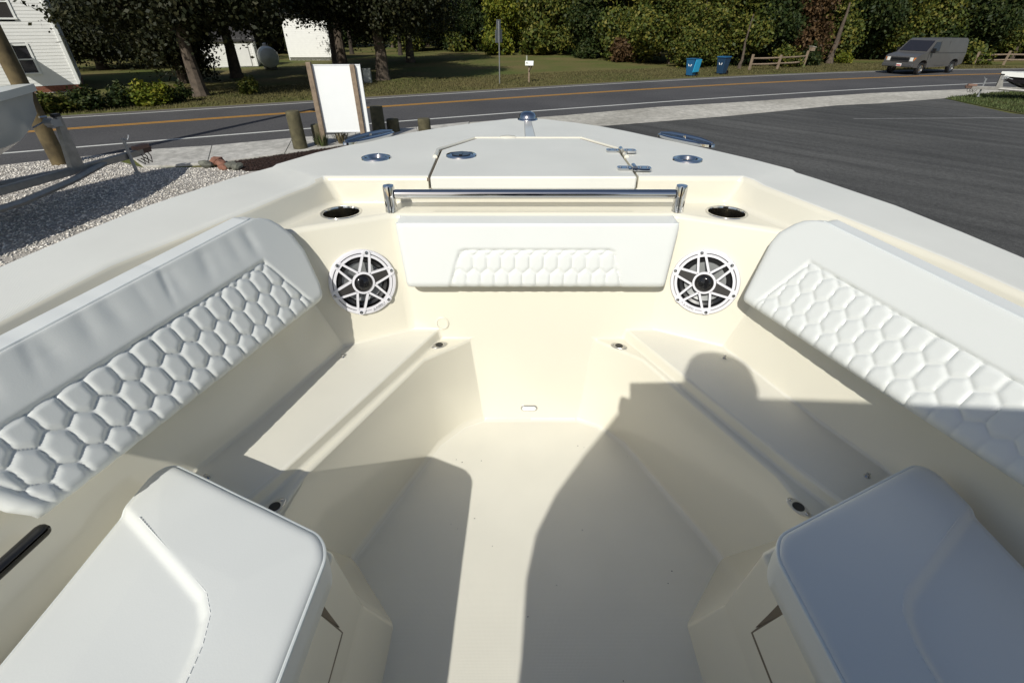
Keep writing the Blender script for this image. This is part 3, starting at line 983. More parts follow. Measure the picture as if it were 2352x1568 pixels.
# ------------------------------------------------------------------ the photographer, standing in the aisle with a phone (casts the head and phone shadow)
def person():
    J = {'pelvis': (0.0, -.44, 1.0), 'waist': (0.0, -.45, 1.22), 'chest': (0.01, -.44, 1.46), 'neck': (0.02, -.43, 1.62), 'skull': (0.025, -.395, 1.72), 'crown': (0.025, -.395, 1.82),
         'sl': (-.19, -.44, 1.54), 'el': (-.26, -.25, 1.30), 'hl': (-.145, -.05, 1.345),
         'sr': (.22, -.44, 1.54), 'er': (.27, -.25, 1.30), 'hr': (.055, -.05, 1.345),
         'pl': (-.09, -.44, .96), 'kl': (-.10, -.42, .52), 'al': (-.10, -.46, .07), 'tl': (-.11, -.30, .03),
         'pr': (.09, -.44, .96), 'kr': (.10, -.42, .52), 'ar': (.10, -.46, .07), 'tr': (.11, -.30, .03)}
    E_ = [('pelvis', 'waist'), ('waist', 'chest'), ('chest', 'neck'), ('neck', 'skull'), ('skull', 'crown'), ('chest', 'sl'), ('sl', 'el'), ('el', 'hl'), ('chest', 'sr'), ('sr', 'er'), ('er', 'hr'),
          ('pelvis', 'pl'), ('pl', 'kl'), ('kl', 'al'), ('al', 'tl'), ('pelvis', 'pr'), ('pr', 'kr'), ('kr', 'ar'), ('ar', 'tr')]
    RD = dict(pelvis=.15, waist=.14, chest=.155, neck=.065, skull=.105, crown=.085, sl=.075, el=.052, hl=.035, sr=.075, er=.052, hr=.035,
              pl=.10, kl=.07, al=.05, tl=.04, pr=.10, kr=.07, ar=.05, tr=.04)
    names = list(J)
    org = Vector((0, -.44, 0))
    me = bpy.data.meshes.new('person')
    me.from_pydata([(Vector(J[k_]) - org) * K for k_ in names], [(names.index(a), names.index(b_)) for a, b_ in E_], [])
    ob = bpy.data.objects.new('person', me)
    C.objects.link(ob)
    ob.location = BO + org * K
    ob.modifiers.new('skin', 'SKIN')
    for i, k_ in enumerate(names):
        me.skin_vertices[0].data[i].radius = (RD[k_] * K, RD[k_] * K)
    me.skin_vertices[0].data[0].use_root = True
    sb = ob.modifiers.new('sub', 'SUBSURF'); sb.levels = 2; sb.render_levels = 2
    me.materials.append(mat('dark_clothing', (.05, .055, .07), rough=.9))
    tag(ob, 'person in dark clothes holding up a phone, whose shadow falls on the right seat', 'person')
    ph = MB()
    T4 = Matrix.Translation((-.080, 0, 1.42)) @ Euler((R(90 - 33.78), 0, 0)).to_matrix().to_4x4()
    ph.box((.031, -.022, .024), (.196, .098, .011), M4=T4)
    p_o = ph.build('phone', M['gloss_black'], None, origin=(-.05, -.01, 1.40), scl=K, bevel=.004)
    p_o.location = BO + Vector((-.05, -.01, 1.40)) * K
    tag(p_o, 'phone held up sideways, its square shadow falling on the right seat front', 'phone')
    # hands: palm, four fingers and a thumb each, round the ends of the phone
    for s, hx in ((-1, -.145), (1, .055)):
        h = MB()
        base = Vector((hx + s * .008, -.035, 1.352))
        h.tube([base + Vector((0, -.02, -.03)), base + Vector((0, 0, -.005)), base + Vector((0, .012, .03))], [.026, .034, .028], 10)
        for i in range(4):
            b0 = base + Vector((s * .006, .014, .030 - i * .018))
            l_ = (.030, .034, .032, .026)[i]
            h.tube([b0, b0 + Vector((s * .012, .004, .004)), b0 + Vector((-s * .002, -.012, .006)), b0 + Vector((-s * l_ * .6, -.016, .006))], [.0095, .009, .0085, .007], 7)
        b0 = base + Vector((-s * .01, -.006, .036))
        h.tube([b0, b0 + Vector((-s * .02, -.008, .012)), b0 + Vector((-s * .042, -.012, .014))], [.011, .010, .008], 7)
        h.build('hand', mat('skin_tone', (.45, .27, .19), rough=.6), ob, origin=tuple(org), scl=K)
person()
def head_parts():
    p = bpy.data.objects['person']
    org = Vector((0, -.44, 0))
    mb = MB()
    mb.lathe([(.112, -.04), (.118, .02), (.105, .075), (.065, .105), (0, .115)], 20, 0, Matrix.Translation((.025, -.405, 1.765)), 1, 1.08)
    mb.build('hair', mat('brown_hair', (.04, .025, .015), rough=.8), p, origin=tuple(org), scl=K)
    mb = MB()
    mb.lathe([(0, 0), (.012, -.01), (.02, -.045), (0, -.055)], 10, 0, Matrix.Translation((.025, -.285, 1.785)))
    fsk = mat('face_skin', (.45, .27, .19), rough=.6)
    mb.build('nose', fsk, p, origin=tuple(org), scl=K)
    for s in (1, -1):
        mb = MB(); mb.lathe([(0, -.03), (.018, -.015), (.022, .01), (0, .03)], 8, 0, Matrix.Translation((.025 + s * .104, -.40, 1.755)), .5, 1)
        mb.build('ear', fsk, p, origin=tuple(org), scl=K)
    mb = MB(); mb.box((.025, -.292, 1.70), (.05, .01, .008)); mb.build('mouth', fsk, p, origin=tuple(org), scl=K)
    for s in (1, -1):
        mb = MB(); mb.lathe([(0, -.012), (.012, 0), (0, .012)], 10, 0, Matrix.Translation((.025 + s * .038, -.30, 1.79)))
        mb.build('eye', M['darkgrey'], p, origin=tuple(org), scl=K)
head_parts()
# ------------------------------------------------------------------ ground, road, lot
def ground_mat(name, c1, c2, c3=None, s1=0.35, s2=9.0, rough=0.95, bump=0.4, bscale=40):
    m = mat(name, c1, rough=rough, spec=0.2, bump=bump, bscale=bscale, bdetail=6)
    nt = m.node_tree
    p = nt.nodes['Principled BSDF']
    tc = nt.nodes.new('ShaderNodeTexCoord')
    n1 = nt.nodes.new('ShaderNodeTexNoise'); n1.inputs['Scale'].default_value = s1; n1.inputs['Detail'].default_value = 5
    n2 = nt.nodes.new('ShaderNodeTexNoise'); n2.inputs['Scale'].default_value = s2; n2.inputs['Detail'].default_value = 6; n2.inputs['Roughness'].default_value = 0.75
    for n in (n1, n2): nt.links.new(tc.outputs['Object'], n.inputs['Vector'])
    r1 = nt.nodes.new('ShaderNodeValToRGB')
    r1.color_ramp.elements[0].position = .36; r1.color_ramp.elements[1].position = .64
    r1.color_ramp.elements[0].color = (*c1, 1); r1.color_ramp.elements[1].color = (*c2, 1)
    nt.links.new(n1.outputs[0], r1.inputs[0])
    hs = nt.nodes.new('ShaderNodeHueSaturation')
    mr = nt.nodes.new('ShaderNodeMapRange')
    mr.inputs['From Min'].default_value = .25; mr.inputs['From Max'].default_value = .75
    mr.inputs['To Min'].default_value = .55; mr.inputs['To Max'].default_value = 1.45
    nt.links.new(n2.outputs[0], mr.inputs[0])
    nt.links.new(mr.outputs[0], hs.inputs['Value'])
    nt.links.new(r1.outputs[0], hs.inputs['Color'])
    last = hs.outputs[0]
    if c3:
        n3 = nt.nodes.new('ShaderNodeTexNoise'); n3.inputs['Scale'].default_value = s2 * 6; n3.inputs['Detail'].default_value = 2
        nt.links.new(tc.outputs['Object'], n3.inputs['Vector'])
        r3 = nt.nodes.new('ShaderNodeValToRGB'); r3.color_ramp.elements[0].position = .58; r3.color_ramp.elements[1].position = .66
        nt.links.new(n3.outputs[0], r3.inputs[0])
        mx = nt.nodes.new('ShaderNodeMixRGB'); mx.inputs[2].default_value = (*c3, 1)
        nt.links.new(r3.outputs[0], mx.inputs[0]); nt.links.new(last, mx.inputs[1])
        last = mx.outputs[0]
    nt.links.new(last, p.inputs['Base Color'])
    return m

M['lawn'] = ground_mat('dry_lawn', (0.090, 0.108, 0.026), (0.150, 0.122, 0.048), None, .22, 6)
M['lotgrass'] = ground_mat('lot_grass', (0.055, 0.085, 0.018), (0.10, 0.09, 0.035), None, .5, 9)
M['road'] = ground_mat('road_asphalt', (0.066, 0.064, 0.066), (0.090, 0.087, 0.088), (0.13, .13, .128), .25, 14, .85, .3, 60)
M['lot'] = ground_mat('lot_asphalt', (0.058, 0.058, 0.056), (0.082, 0.081, 0.077), (0.13, .127, .12), .18, 10, .9, .35, 50)
M['shoulder'] = ground_mat('gravel_shoulder', (0.13, 0.12, 0.11), (0.17, 0.155, 0.14), None, .6, 12)
M['concrete'] = ground_mat('pale_concrete', (0.40, 0.385, 0.35), (0.50, 0.48, 0.44), None, .5, 5, .9, .1, 80)
M['apron'] = ground_mat('worn_concrete', (0.36, 0.34, 0.295), (0.50, 0.475, 0.42), None, .35, 4, .9, .2, 40)
M['mulch'] = ground_mat('dark_mulch', (0.022, 0.012, 0.009), (0.040, 0.022, 0.016), None, 2, 16, .95, 1.0, 60)
M['shells'] = ground_mat('shell_bed', (0.36, 0.33, 0.29), (0.47, 0.44, 0.40), (0.09, .07, .065), 1.2, 12, .9, 1.0, 30)
M['paint_w'] = mat('white_road_paint', (0.62, 0.62, 0.58), rough=.7, noise=.12, nscale=30)
M['paint_y'] = mat('yellow_road_paint', (0.55, 0.27, 0.03), rough=.7, noise=.12, nscale=30)

def sheet(name, poly, z, m, kind='structure'):
    V_, F_ = fill_loops([[(x, y, z) for x, y in poly]])
    mb = MB(); mb.add(V_, F_, 0, False)
    return tag(mb.build(name, m, None), kind=kind)

sheet('ground', [(-420, -300), (420, -300), (420, 500), (-420, 500)], 0.0, M['lawn'])

nearw = [(-13.59, 13.31), (-13.01, 13.98), (-11.84, 15.06), (-9.74, 16.17), (-4.06, 18.6), (-0.64, 20.23), (3.24, 22.0), (7.75, 23.7), (10.47, 25.1), (18.32, 28.65), (27.78, 31.2)]
yell = [(-15.7, 16.03), (-14.95, 17.04), (-13.49, 18.33), (-11.43, 19.33), (-9.1, 20.54), (-5.48, 22.51), (-1.16, 24.41), (3.87, 26.45), (9.27, 28.74), (12.42, 30.41), (21.99, 34.78), (28.71, 36.4), (34.0, 36.9)]
farw = [(-16.68, 18.69), (-15.16, 20.33), (-12.68, 21.66), (-10.1, 23.02), (-5.72, 25.2), (-0.41, 28.07), (5.41, 30.53), (10.41, 32.52), (13.67, 34.0), (23.17, 38.88), (33.08, 40.5), (37.29, 40.6)]
def curve_fit(pts, deg=3):
    a = np.array(pts)
    co = np.polyfit(a[:, 0], a[:, 1], deg)
    x0, x1 = a[0, 0], a[-1, 0]
    d = np.polyder(co)
    def f(x):
        if x < x0: return float(np.polyval(co, x0) + np.polyval(d, x0) * (x - x0))
        if x > x1: return float(np.polyval(co, x1) + max(.08, np.polyval(d, x1)) * (x - x1))
        return float(np.polyval(co, x))
    return f
fN, fY, fF = curve_fit(nearw), curve_fit(yell), curve_fit(farw)
XS = [-34 + 1.0 * i for i in range(0, 125)]
def band(name, fa, fb, z, m, kind='structure', parent=None, xs=XS):
    mb = MB()
    n = len(xs)
    def off(f, o, i):
        x = xs[i]
        sl = (f(x + .2) - f(x - .2)) / .4
        L_ = math.hypot(1, sl)
        return (x - sl / L_ * o, f(x) + o / L_, z)
    mb.add([off(fa[0], fa[1], i) for i in range(n)] + [off(fb[0], fb[1], i) for i in range(n)], [(i, i + 1, n + i + 1, n + i) for i in range(n - 1)], 0, False)
    o = mb.build(name, m, parent)
    if parent is None: tag(o, kind=kind)
    return o
band('road_shoulder', (fF, -.3), (fF, .75), .004, M['shoulder'])
road = band('road', (fN, -2.2), (fF, .30), .008, M['road'])
band('edge_line', (fN, -.075), (fN, .075), .012, M['paint_w'], parent=road)
band('edge_line', (fF, -.06), (fF, .06), .012, M['paint_w'], parent=road)
band('centre_line', (fY, -.17), (fY, -.05), .012, M['paint_y'], parent=road)
band('centre_line', (fY, .05), (fY, .17), .012, M['paint_y'], parent=road)

# worn streaks in the lot
def lot_mat():
    m = M['lot']
    nt = m.node_tree
    p = nt.nodes['Principled BSDF']
    tc = nt.nodes.new('ShaderNodeTexCoord')
    mp = nt.nodes.new('ShaderNodeMapping')
    mp.inputs['Rotation'].default_value = (0, 0, R(49))
    mp2 = nt.nodes.new('ShaderNodeMapping'); mp2.inputs['Scale'].default_value = (.10, 1.3, 1)
    n = nt.nodes.new('ShaderNodeTexNoise'); n.inputs['Scale'].default_value = 1.6; n.inputs['Detail'].default_value = 5
    nt.links.new(tc.outputs['Object'], mp.inputs[0]); nt.links.new(mp.outputs[0], mp2.inputs[0]); nt.links.new(mp2.outputs[0], n.inputs['Vector'])
    src = p.inputs['Base Color'].links[0].from_socket
    hs = nt.nodes.new('ShaderNodeHueSaturation')
    mr = nt.nodes.new('ShaderNodeMapRange')
    mr.inputs['From Min'].default_value = .3; mr.inputs['From Max'].default_value = .7
    mr.inputs['To Min'].default_value = .78; mr.inputs['To Max'].default_value = 1.30
    nt.links.new(n.outputs[0], mr.inputs[0]); nt.links.new(mr.outputs[0], hs.inputs['Value']); nt.links.new(src, hs.inputs['Color'])
    nt.links.new(hs.outputs[0], p.inputs['Base Color'])
lot_mat()
sheet('parking_lot', [(-2.9, -40), (-2.9, 16.0), (-1.0, 16.2), (3.3, 18.0), (8.36, 20.1), (13.89, 22.8), (15.87, 23.3), (20.04, 24.9), (19.4, 20.4), (21.5, 17.5), (30, 13), (60, 5), (60, -40)], .012, M['lot'])
band_pts = [(12.53, 19.10), (18.96, 19.30), (26, 19.6), (26, 19.72), (18.96, 19.42), (12.53, 19.18)]
sheet('parking_line', band_pts, .016, mat('faded_line', (.22, .22, .21), rough=.8, noise=.3, nscale=6))
sheet('driveway_apron', [(-1.5, 16.6), (3.3, 17.75), (8.36, 19.82), (13.89, 22.51), (15.87, 23.02), (20.04, 24.7), (22.96, 26.29), (26, 27.4), (40, 32), (40, 32.8), (24.88, 28.55), (17.81, 26.6), (10.42, 23.6), (6.02, 22.0), (2.0, 19.9), (-1.5, 18.4)], .016, M['apron'])
sheet('lot_verge', [(20.04, 24.7), (22.96, 26.29), (26, 27.4), (40, 32), (60, 36), (60, 8), (30, 14.2), (22.3, 17.9), (19.7, 20.2)], .02, M['lotgrass'])
sheet('gravel_bed', [(-60, -40), (-2.9, -40), (-2.9, 13.2), (-6.3, 11.75), (-7.1, 12.15), (-7.7, 12.15), (-9.0, 12.1), (-10.3, 12.9), (-10.6, 13.75), (-12.0, 12.9), (-13.2, 12.0), (-20, 5.5), (-40, -8), (-60, -14)], .012, M['shells'])

# sidewalk slabs
walk = empty('sidewalk', (-7, 14, 0), kind='structure')
fa = [(-10.6, 13.75), (-8.55, 14.45), (-6.65, 15.5), (-4.97, 16.35), (-3.2, 17.3), (-1.5, 18.3)]
na = [(-9.0, 12.1), (-7.6, 12.4), (-6.1, 13.5), (-4.5, 14.8), (-2.9, 16.0), (-1.5, 16.6)]
for i in range(5):
    q = [Vector((*fa[i], 0)), Vector((*fa[i + 1], 0)), Vector((*na[i + 1], 0)), Vector((*na[i], 0))]
    c_ = sum(q, Vector()) / 4
    q = [c_ + (p - c_) * .992 for p in q]
    mb = MB()
    o_ = Vector((-7, 14, 0))
    mb.add([(p.x - o_.x, p.y - o_.y, .002) for p in q] + [(p.x - o_.x, p.y - o_.y, .055) for p in q], [(4, 5, 6, 7), (0, 1, 5, 4), (1, 2, 6, 5), (2, 3, 7, 6), (3, 0, 4, 7)], 0, False)
    mb.build('slab', M['concrete'], walk, bevel=.012)

# mulch bed with its chips
mp_ = [(-7.25, 12.55), (-6.1, 13.45), (-4.5, 14.75), (-2.9, 15.95), (-2.0, 15.6), (-2.0, 13.0), (-2.9, 13.1), (-6.3, 11.75), (-6.95, 12.1)]
sheet('mulch_bed', mp_, .03, M['mulch'])
def inpoly(x, y, P_):
    c_ = False
    j = len(P_) - 1
    for i in range(len(P_)):
        if (P_[i][1] > y) != (P_[j][1] > y) and x < (P_[j][0] - P_[i][0]) * (y - P_[i][1]) / (P_[j][1] - P_[i][1]) + P_[i][0]: c_ = not c_
        j = i
    return c_
def scatter_stuff(name, poly, n, size, m, z, seed, flat=.5, elong=1.6, box=None):
    rg = np.random.RandomState(seed)
    P_ = np.array(poly)
    lo, hi = (P_.min(0), P_.max(0)) if box is None else (np.array(box[0]), np.array(box[1]))
    pts = []
    while len(pts) < n:
        q = rg.uniform(lo, hi, (n, 2))
        pts += [p for p in q if inpoly(p[0], p[1], poly)]
    pts = np.array(pts[:n])
    base = np.array([(1, 0, 0), (-.45, .85, .1), (-.5, -.8, -.1), (.1, .05, .95), (0, 0, -.8)])
    fc = np.array([(0, 1, 3), (1, 2, 3), (2, 0, 3), (1, 0, 4), (2, 1, 4), (0, 2, 4)])
    a = rg.uniform(0, 6.283, n); s_ = size * rg.uniform(.45, 1.35, n); el = rg.uniform(1, elong, n); tl = rg.uniform(-.5, .5, n)
    V = np.zeros((n, 5, 3))
    bx = base[None, :, 0] * (s_ * el)[:, None]; by = base[None, :, 1] * s_[:, None]; bz = base[None, :, 2] * (s_ * flat)[:, None] + bx * tl[:, None] * .6
    V[:, :, 0] = pts[:, 0:1] + bx * np.cos(a)[:, None] - by * np.sin(a)[:, None]
    V[:, :, 1] = pts[:, 1:2] + bx * np.sin(a)[:, None] + by * np.cos(a)[:, None]
    V[:, :, 2] = z + bz + (s_ * .3)[:, None]
    F = (fc[None] + (np.arange(n) * 5)[:, None, None]).reshape(-1, 3)
    return np_mesh(name, V.reshape(-1, 3), F, m)
def np_mesh(name, V, F, m, link=True, smooth=False):
    k = F.shape[1]
    me = bpy.data.meshes.new(name)
    me.vertices.add(len(V)); me.vertices.foreach_set('co', np.ascontiguousarray(V, dtype=np.float32).ravel())
    me.loops.add(F.size); me.loops.foreach_set('vertex_index', np.ascontiguousarray(F, dtype=np.int32).ravel())
    me.polygons.add(len(F)); me.polygons.foreach_set('loop_start', np.arange(0, F.size, k, dtype=np.int32))
    me.update(calc_edges=True)
    me.materials.append(m)
    if not link: return me
    o = bpy.data.objects.new(name, me); C.objects.link(o)
    return o
M['shell_bits'] = mat('shell_bits', (0.60, 0.565, 0.51), rough=.8, isl=.55)
M['bark_bits'] = mat('bark_bits', (0.035, 0.018, 0.013), rough=.9, isl=.5)
gp_ = [(-14, 3.5), (-5.0, 3.5), (-4.6, 10.0), (-6.3, 11.75), (-7.1, 12.1), (-9.0, 12.05), (-10.3, 12.85), (-10.6, 13.6), (-12.0, 12.8), (-13.2, 11.9), (-20, 5.4), (-20, 3.5)]
tag(scatter_stuff('shell_gravel', gp_, 42000, .024, M['shell_bits'], .012, 5), kind='stuff')
tag(scatter_stuff('mulch_chips', mp_, 5000, .022, M['bark_bits'], .032, 6, .35, 3), kind='stuff')

# ------------------------------------------------------------------ stones, posts, sign
M['rock_r'] = mat('red_stone', (0.22, 0.10, 0.065), rough=.85, noise=.3, nscale=8, bump=.4, bscale=20)
M['rock_g'] = mat('grey_stone', (0.13, 0.13, 0.105), rough=.85, noise=.3, nscale=8, bump=.4, bscale=20)
def rock(x, y, r, z, m, label, seed):
    rg = random.Random(seed)
    bm = bmesh.new()
    bmesh.ops.create_icosphere(bm, subdivisions=2, radius=1)
    for v in bm.verts:
        f = 1 + rg.uniform(-.16, .16)
        v.co = Vector((v.co.x * r * 1.25 * f, v.co.y * r * f, v.co.z * r * .75 * f))
    me = bpy.data.meshes.new('rock'); bm.to_mesh(me); bm.free(); me.materials.append(m)
    o = bpy.data.objects.new('rock', me); C.objects.link(o)
    o.location = (x, y, z + r * .6); o.rotation_euler = (rg.uniform(-.3, .3), rg.uniform(-.3, .3), rg.uniform(0, 6))
    return tag(o, label, 'rock', 'rocks at the corner of the mulch bed')
rock(-7.30, 12.35, .15, .02, M['rock_r'], 'reddish rock on top of the small pile by the mulch', 1)
rock(-7.12, 12.16, .12, .02, M['rock_r'], 'orange rock at the front of the pile by the mulch', 2)
rock(-7.48, 12.12, .13, .02, M['rock_g'], 'greenish grey rock at the left end of the pile', 3)
rock(-6.82, 12.02, .12, .02, M['rock_g'], 'grey rock at the right of the pile beside the boat', 4)
rock(-6.62, 11.92, .11, .02, M['rock_g'], 'rightmost low grey rock nearest the boat edge', 5)
rock(-6.95, 11.90, .09, .02, M['rock_r'], 'small brownish rock lowest in the pile', 6)

M['postwood'] = mat('weathered_post', (0.085, 0.075, 0.040), rough=.9, noise=.35, nscale=6, bump=.5, bscale=30)
M['greywood'] = mat('grey_timber', (0.22, 0.165, 0.115), rough=.85, noise=.25, nscale=9, bump=.4, bscale=40)
def log_post(x, y, h, r, label, lean=0.0, seed=0):
    rg = random.Random(seed)
    mb = MB()
    mb.lathe([(r * 1.04, 0), (r, h * .3), (r * .98, h * .75), (r * .97, h - .03), (r * .90, h - .004), (0, h)], 18)
    o = mb.build('bollard_post', M['postwood'], None, angle=40)
    o.location = (x, y, 0); o.rotation_euler = (lean, -lean, rg.uniform(0, 6))
    return tag(o, label, 'post', 'cut timber posts along the sidewalk')
log_post(-5.89, 14.10, 1.0, .185, 'tallest cut timber post, left of the white sign', .01, 1)
log_post(-5.52, 14.62, .58, .15, 'short timber post between the tall post and the sign', .02, 2)
log_post(-4.16, 16.15, .84, .20, 'dark timber post standing right behind the white sign', 0, 3)
log_post(-3.80, 16.55, .42, .20, 'lowest post stub half hidden behind the left cleat', 0, 4)
log_post(-2.76, 16.30, .47, .20, 'short mossy post alone right of the sign', 0, 5)

sign = empty('blank_sign', (-4.70, 14.56, 0), R(3), 'blank white sign board on two grey timber posts beside the sidewalk', 'sign')
L_ = 1.46
for u, h in ((-.655, 2.10), (.47, 2.04)):
    mb = MB(); mb.box((u, 0, h / 2), (.125, .10, h))
    mb.build('post', M['greywood'], sign, bevel=.008)
mb = MB(); mb.box((.005, .075, 1.20), (1.28, .035, 1.68))
bd = mb.build('board', mat('white_sign_board', (.80, .82, .82), rough=.35, noise=.01, nscale=3), sign, bevel=.004)
mb = MB()
for z in (.385, 2.025): mb.box((.005, .055, z), (1.27, .01, .03))
mb.box((.655, .075, 1.20), (.02, .05, 1.69))
mb.build('board_edging', mat('white_edging', (.72, .74, .75), rough=.3), sign, bevel=.003)

# ------------------------------------------------------------------ leaves and trees
def leaf_mat(name, c1, c2, c3, tr=.25):
    m = bpy.data.materials.new(name); m.use_nodes = True
    nt = m.node_tree; p = nt.nodes['Principled BSDF']
    g = nt.nodes.new('ShaderNodeNewGeometry'); rp = nt.nodes.new('ShaderNodeValToRGB')
    rp.color_ramp.elements[0].color = (*c1, 1); rp.color_ramp.elements[1].color = (*c3, 1)
    e = rp.color_ramp.elements.new(.55); e.color = (*c2, 1)
    nt.links.new(g.outputs['Random Per Island'], rp.inputs[0])
    nt.links.new(rp.outputs[0], p.inputs['Base Color'])
    p.inputs['Roughness'].default_value = .6; p.inputs['Specular IOR Level'].default_value = .25
    t = nt.nodes.new('ShaderNodeBsdfTranslucent'); mx = nt.nodes.new('ShaderNodeMixShader'); mx.inputs[0].default_value = tr
    nt.links.new(rp.outputs[0], t.inputs[0]); nt.links.new(p.outputs[0], mx.inputs[1]); nt.links.new(t.outputs[0], mx.inputs[2])
    nt.links.new(mx.outputs[0], nt.nodes['Material Output'].inputs[0])
    return m
M['leaf_dark'] = leaf_mat('dark_evergreen_leaves', (.010, .014, .005), (.020, .024, .008), (.042, .040, .014), .12)
M['leaf_green'] = leaf_mat('olive_green_leaves', (.028, .044, .008), (.072, .092, .014), (.17, .15, .028), .15)
M['leaf_yellow'] = leaf_mat('yellow_green_leaves', (.055, .080, .008), (.12, .145, .012), (.24, .22, .025), .2)
M['leaf_rust'] = leaf_mat('rusty_leaves', (.045, .028, .012), (.085, .048, .022), (.13, .08, .035), .25)
M['leaf_deep'] = leaf_mat('deep_green_leaves', (.012, .024, .006), (.026, .042, .010), (.06, .07, .016), .2)
M['bark'] = mat('grey_bark', (0.085, 0.065, 0.048), rough=.95, noise=.4, nscale=5, bump=.8, bscale=14)
M['bark_d'] = mat('dark_bark', (0.045, 0.034, 0.025), rough=.95, noise=.4, nscale=5, bump=.8, bscale=14)

def crown_mesh(name, blobs, nclump, nleaf, size, m, seed, droop=0.0, clump_r=.5, shell=.55):
    """leaf quads in clumps spread through ellipsoid blobs (x, y, z, rx, ry, rz)"""
    rg = np.random.RandomState(seed)
    vols = np.array([b[3] * b[4] * b[5] for b in blobs]) ** .7
    vols /= vols.sum()
    which = rg.choice(len(blobs), nclump, p=vols)
    B_ = np.array(blobs)[which]
    d = rg.normal(size=(nclump, 3)); d /= np.linalg.norm(d, axis=1)[:, None]
    rad = shell + (1.08 - shell) * rg.uniform(0, 1, nclump) ** .8
    cen = B_[:, :3] + d * B_[:, 3:6] * rad[:, None]
    n = nclump * nleaf
    c_ = np.repeat(cen, nleaf, 0)
    cr = np.repeat(clump_r * rg.uniform(.5, 1.3, nclump), nleaf)
    off = rg.normal(size=(n, 3)) * .55
    p = c_ + off * cr[:, None]
    p[:, 2] -= droop * np.abs(off[:, 0]) * cr
    nn = rg.normal(size=(n, 3)) + np.repeat(d, nleaf, 0) * .9 + np.array([0, 0, .5])
    nn /= np.linalg.norm(nn, axis=1)[:, None]
    t = np.cross(nn, rg.normal(size=(n, 3))); t /= np.linalg.norm(t, axis=1)[:, None]
    b_ = np.cross(nn, t)
    s_ = size * rg.uniform(.55, 1.4, n)[:, None]
    V = np.stack([p + t * s_, p + b_ * s_ * .62, p - t * s_, p - b_ * s_ * .62], 1).reshape(-1, 3)
    V[:, 2] = np.maximum(V[:, 2], .02)
    F = np.arange(n * 4).reshape(n, 4)
    return np_mesh(name, V, F, m, link=False)

def tree(name, label, x, y, crown, trunk_pts=None, trunk_r=None, rz=0.0, sc=1.0, group=None, cat='tree', limbs=(), bark='bark', sz=None):
    root = empty(name, (x, y, 0), rz, label, cat, group)
    root.scale = (sc, sc, sz or sc)
    if trunk_pts:
        mb = MB(); mb.tube(trunk_pts, trunk_r, 10)
        for lp, lr in limbs: mb.tube(lp, lr, 6)
        mb.build('trunk', M[bark], root)
    if crown is not None:
        o = bpy.data.objects.new('crown' if cat == 'tree' else 'foliage', crown)
        C.objects.link(o); o.parent = root
    return root
def limbset(h, n, seed, l0=2.5, z0=.35):
    rg = random.Random(seed)
    out = []
    for i in range(n):
        a = rg.uniform(0, 6.28); z = h * rg.uniform(z0, .75); L = rg.uniform(.6, 1) * l0
        p0 = Vector((0, 0, z)); p1 = p0 + Vector((math.cos(a) * L * .5, math.sin(a) * L * .5, L * .35)); p2 = p0 + Vector((math.cos(a) * L, math.sin(a) * L, L * .5))
        out.append(([p0, p1, p2], [.09, .06, .02]))
    return out
def trunk(h, r, seed, lean=(0, 0)):
    rg = random.Random(seed)
    pts = [(0, 0, -.1), (0, 0, .3)]
    for i in range(1, 7):
        t = i / 6
        pts.append((lean[0] * t * h + rg.uniform(-.08, .08), lean[1] * t * h + rg.uniform(-.08, .08), h * t))
    rr_ = [r * 1.45, r * 1.1] + [r * (1 - .75 * i / 6) for i in range(1, 7)]
    return pts, rr_

# big dark evergreens on the near lawn (far side of the road, left)
def big_dark(x, y, label, seed, h=11, r=4.2, zb=2.6, nc=520, lean=(0, 0), tr=.34, mk='leaf_dark'):
    rg = random.Random(seed)
    bl = []
    for i in range(22):
        a = rg.uniform(0, 6.28); q = rg.uniform(.25, 1.0) * r * .8; z = rg.uniform(zb + .9, zb + 2.2) if i < 13 else rg.uniform(zb + 1.3, h * .8)
        bl.append((math.cos(a) * q + lean[0] * z, math.sin(a) * q + lean[1] * z, z, r * rg.uniform(.34, .5), r * rg.uniform(.34, .5), rg.uniform(1.1, 1.7)))
    bl.append((0, 0, h * .6, r * .6, r * .6, h * .3))
    cm = crown_mesh('crown', bl, int(nc * 3.6), 36, .095, M[mk], seed, .5, .62, .35)
    tp, tr_ = trunk(h * .8, tr, seed, lean)
    return tree('evergreen_tree', label, x, y, cm, tp, tr_, limbs=limbset(h * .75, 9, seed, r * .7, .28))
big_dark(-14.87, 25.6, 'dark evergreen with a thick scarred grey trunk at the edge of the road', 21, 11, 4.4, 2.7, 600, (.0, 0), .30)
big_dark(-7.86, 33.2, 'dark evergreen right of the white sign, wide trunk beside a grey cabinet', 22, 11, 4.4, 2.7, 560, (0, 0), .36)
big_dark(-18.9, 31.2, 'dark evergreen crowding the corner of the white clapboard house', 23, 11, 2.3, 1.3, 420, (0, 0), .22)
big_dark(-17.4, 34.5, 'dark evergreen behind the thick trunked one, hiding the garage roof', 24, 12, 3.4, 3.3, 460)
big_dark(-13.6, 43.0, 'dark evergreen hanging over the far white clapboard building', 25, 12, 4.6, 3.2, 480)
big_dark(-30.5, 41.0, 'dark evergreen mass behind the shaded side of the house', 26, 12, 4.2, 1.2, 420)
big_dark(-28.0, 45.0, 'dark evergreen filling the gap beside the shaded house wall', 28, 12, 5.0, 1.0, 520)
big_dark(-11.5, 37.5, 'dark evergreen between the thick trunk and the wide trunk', 29, 11, 3.6, 3.9, 420)
big_dark(-8.8, 48.0, 'dark leafy tree standing behind the wide trunked evergreen', 27, 12, 5.2, 2.2, 460, mk='leaf_deep')

